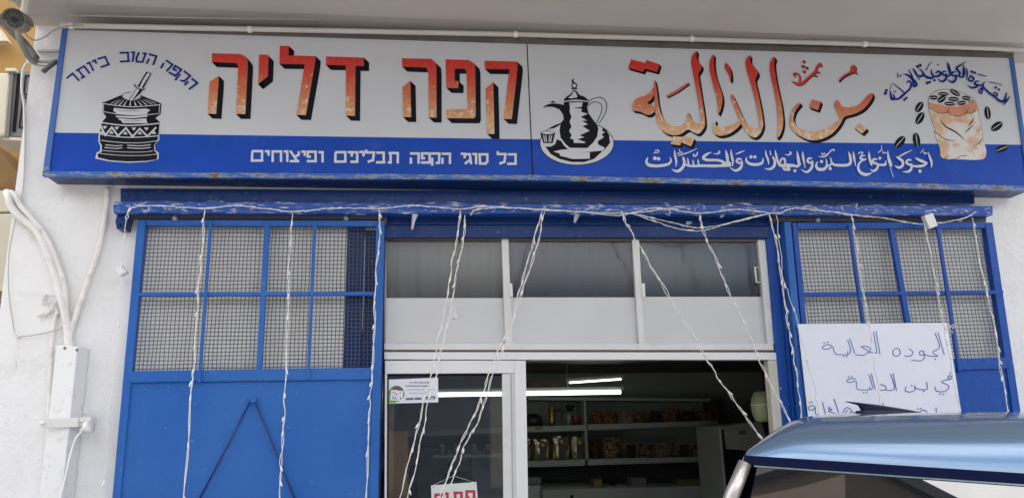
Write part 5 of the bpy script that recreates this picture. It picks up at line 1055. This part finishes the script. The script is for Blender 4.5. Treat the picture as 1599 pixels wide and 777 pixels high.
for i in range(nt_+1):
    t_ = 2.3*(i/nt_)**2.0
    for j in range(ns_+1):
        e = j/ns_*2-1; s_ = W*(.5+.5*math.copysign(1-(1-abs(e))**2.1, e))
        vs.append(CP(t_, s_, crown(s_)*endf(t_)))
fs = [(i*(ns_+1)+j, i*(ns_+1)+j+1, (i+1)*(ns_+1)+j+1, (i+1)*(ns_+1)+j) for i in range(nt_) for j in range(ns_)]
o = obj('roof', vs, fs, paint, car, True)
def cq(name, pts, mt, dep=None, sm=False):
    b = MB(); b.prism([CP(*p) for p in pts], dep or cw*.02); return b.build(name, mt, car, sm)
cq('drip_rail', [(-.0, -.004, .004), (2.3, -.004, .004), (2.3, -.004, -.026), (-.01, -.004, -.026)], M['navy'], cw*.05)  # rail's dark navy also carries the shadow under the roof drip
carglass, N, L, P = newmat('car_glass'); P.inputs['Base Color'].default_value = (.008, .01, .012, 1); P.inputs['Roughness'].default_value = .01; P.inputs['Specular IOR Level'].default_value = 1.0; P.inputs['IOR'].default_value = 1.9
vs = []; nn = 24
for i in range(nn+1):
    for j in range(9):
        t_ = .04+.86*i/nn; v = j/8; vs.append(CP(t_-.10*v, -.002-.11*v-.004*math.sin(v*3.14), -.028-.42*v))
obj('side_window', vs, [(i*9+j, i*9+j+1, (i+1)*9+j+1, (i+1)*9+j) for i in range(nn) for j in range(8)], carglass, car, True)
vs = []
for i in range(nn+1):
    for j in range(9):
        t_ = 1.0+1.1*i/nn; v = j/8; vs.append(CP(t_, -.002-.11*v-.004*math.sin(v*3.14), -.028-.42*v))
obj('side_window', vs, [(i*9+j, i*9+j+1, (i+1)*9+j+1, (i+1)*9+j) for i in range(nn) for j in range(8)], carglass, car, True)
cq('pillar', [(.90, -.006, -.026), (.99, -.006, -.026), (.99, -.125, -.45), (.80, -.125, -.45)], M['seal'])
cq('window_strip', [(.03, -.008, -.026), (.90, -.008, -.026), (.90, -.009, -.0305), (.03, -.009, -.0305)], mat('chrome', (.25, .36, .40), .25, metal=1), cw*.004)
m = MB(); m.tube([CP(.0, -.002, -.02), CP(-.04, -.035, -.12), CP(-.09, -.08, -.27), CP(-.15, -.12, -.46)], [.022, .025, .027, .03], 12)
m.build('silver_pillar', mat('silver_trim', (.46, .43, .39), .34, metal=.75, var=.2, vscale=20), car, True)
m = MB(); m.tube([CP(.06, .07, -.05), CP(-.0, .03, -.25), CP(-.06, .0, -.47)], .05, 8); m.build('rear_corner', M['navy'], car, True)
m = MB(); pr = [(-.22, -.45), (-.28, -.62), (-.30, -1.05), (-.2, -1.22), (3.5, -1.22), (3.62, -1.0), (3.55, -.72), (2.9, -.52), (2.6, -.47)]
a_ = [CP(t_, -.19, z) for t_, z in pr]; m.prism(a_, cw*(W+.38)); o = m.build('body', paint, car); bevel(o, .06, 4)
m = MB(); m.prism([CP(2.3, .02, .0), CP(2.3, W-.02, .0), CP(2.85, W+.1, -.47), CP(2.85, -.1, -.47)], cu*.01); m.build('windscreen', carglass, car)
m = MB(); m.prism([CP(-.01, .03, .0), CP(-.01, W-.03, .0), CP(-.2, W+.1, -.46), CP(-.2, -.1, -.46)], cu*.01); m.build('rear_window', carglass, car)
m = MB(); m.prism([CP(.0, W-.02, -.02), CP(2.3, W-.02, -.02), CP(2.6, W+.16, -.46), CP(-.15, W+.16, -.46)], cw*.01); m.build('side_window', carglass, car)
for t_ in (.45, 2.85):
    for s_ in (-.16, W+.0):
        c_ = CP(t_, s_, 0); c_.z = .32; m = MB(); m.lathe([(.2, 0), (.31, .02), (.32, .1), (.31, .18), (.2, .2)], c_-cw*.02, cw, 28); wo_ = m.build('wheel', M['seal'], car, True)
        m = MB(); m.lathe([(.19, -.001), (.16, .03), (.05, .02)], c_-cw*.025, cw, 20); m.build('rim', M['alu_grey'], wo_, True)
# roof rail on the far side and the shark fin aerial
m = MB(); m.tube([CP(t_, W*.56, .175*endf(t_)) for t_ in (.25, .5, .9, 1.4, 2.0, 2.3)], .006, 8); m.build('roof_strip', mat('strip_grey', (.45, .47, .5), .3), car, True)
fc = U(1400, 646, CP(.55, W*.5, 0).y)
fy = fc.y
m = MB(); prof = [(1322, 626), (1340, 627.5), (1380, 632.5), (1420, 639), (1455, 646), (1455, 652), (1352, 652), (1350, 642), (1344, 632)]
m.slab(prof, fy-.012, .024); m.slab([(1348, 640), (1400, 640), (1460, 648), (1460, 654), (1350, 654)], fy-.03, .06)
o = m.build('shark_fin_aerial', mat('fin_navy', (.006, .010, .030), .35, spec=.3), car, True); bevel(o, .006, 3)

# ================================================================ HOUSE ACROSS THE STREET (seen in the reflections)
HX = -10.3
oh = thing('opposite_house', 'pale stone house across the street, mirrored in the car window and door glass', 'building', (-20, -16, 0))
m = MB(); m.box((-36, -24, 0), (HX, -15, 11.5)); m.build('wall', mat('house_stone', (.085, .062, .045), .85, var=.1), oh)
m = MB(); m.box((-36.3, -24, 11.5), (HX+.2, -14.6, 11.9)); m.build('roof_slab', M['roomdark'], oh)
for i in range(6):
    for j in range(3):
        x_ = -34+i*4.2; z_ = 1.4+j*3.4; m = MB(); m.box((x_, -15.06, z_), (x_+1.4, -15.01, z_+1.6)); wi = m.build('window', M['roomdark'], oh)
lo_ = thing('reflection_blocker', 'unseen low dark shed with a flat roof across the street, mirrored in the glass', 'blocker', (8, -17, 0))  # unseen volume added to darken the door and transom reflections
m = MB(); m.box((HX+.1, -21, 0), (26, -15.6, 5.2)); m.build('wall', mat('blocker_wall', (.045, .058, .085), .8, var=.3), lo_)
m = MB(); m.box((HX+.1, -21, 5.2), (26.3, -15.2, 5.4)); m.build('roof_slab', M['roomdark'], lo_)
for i in range(5):
    m = MB(); m.box((HX+2+i*5, -15.66, .2), (HX+4.6+i*5, -15.59, 2.6)); m.build('shutter', M['acgrey'], lo_)
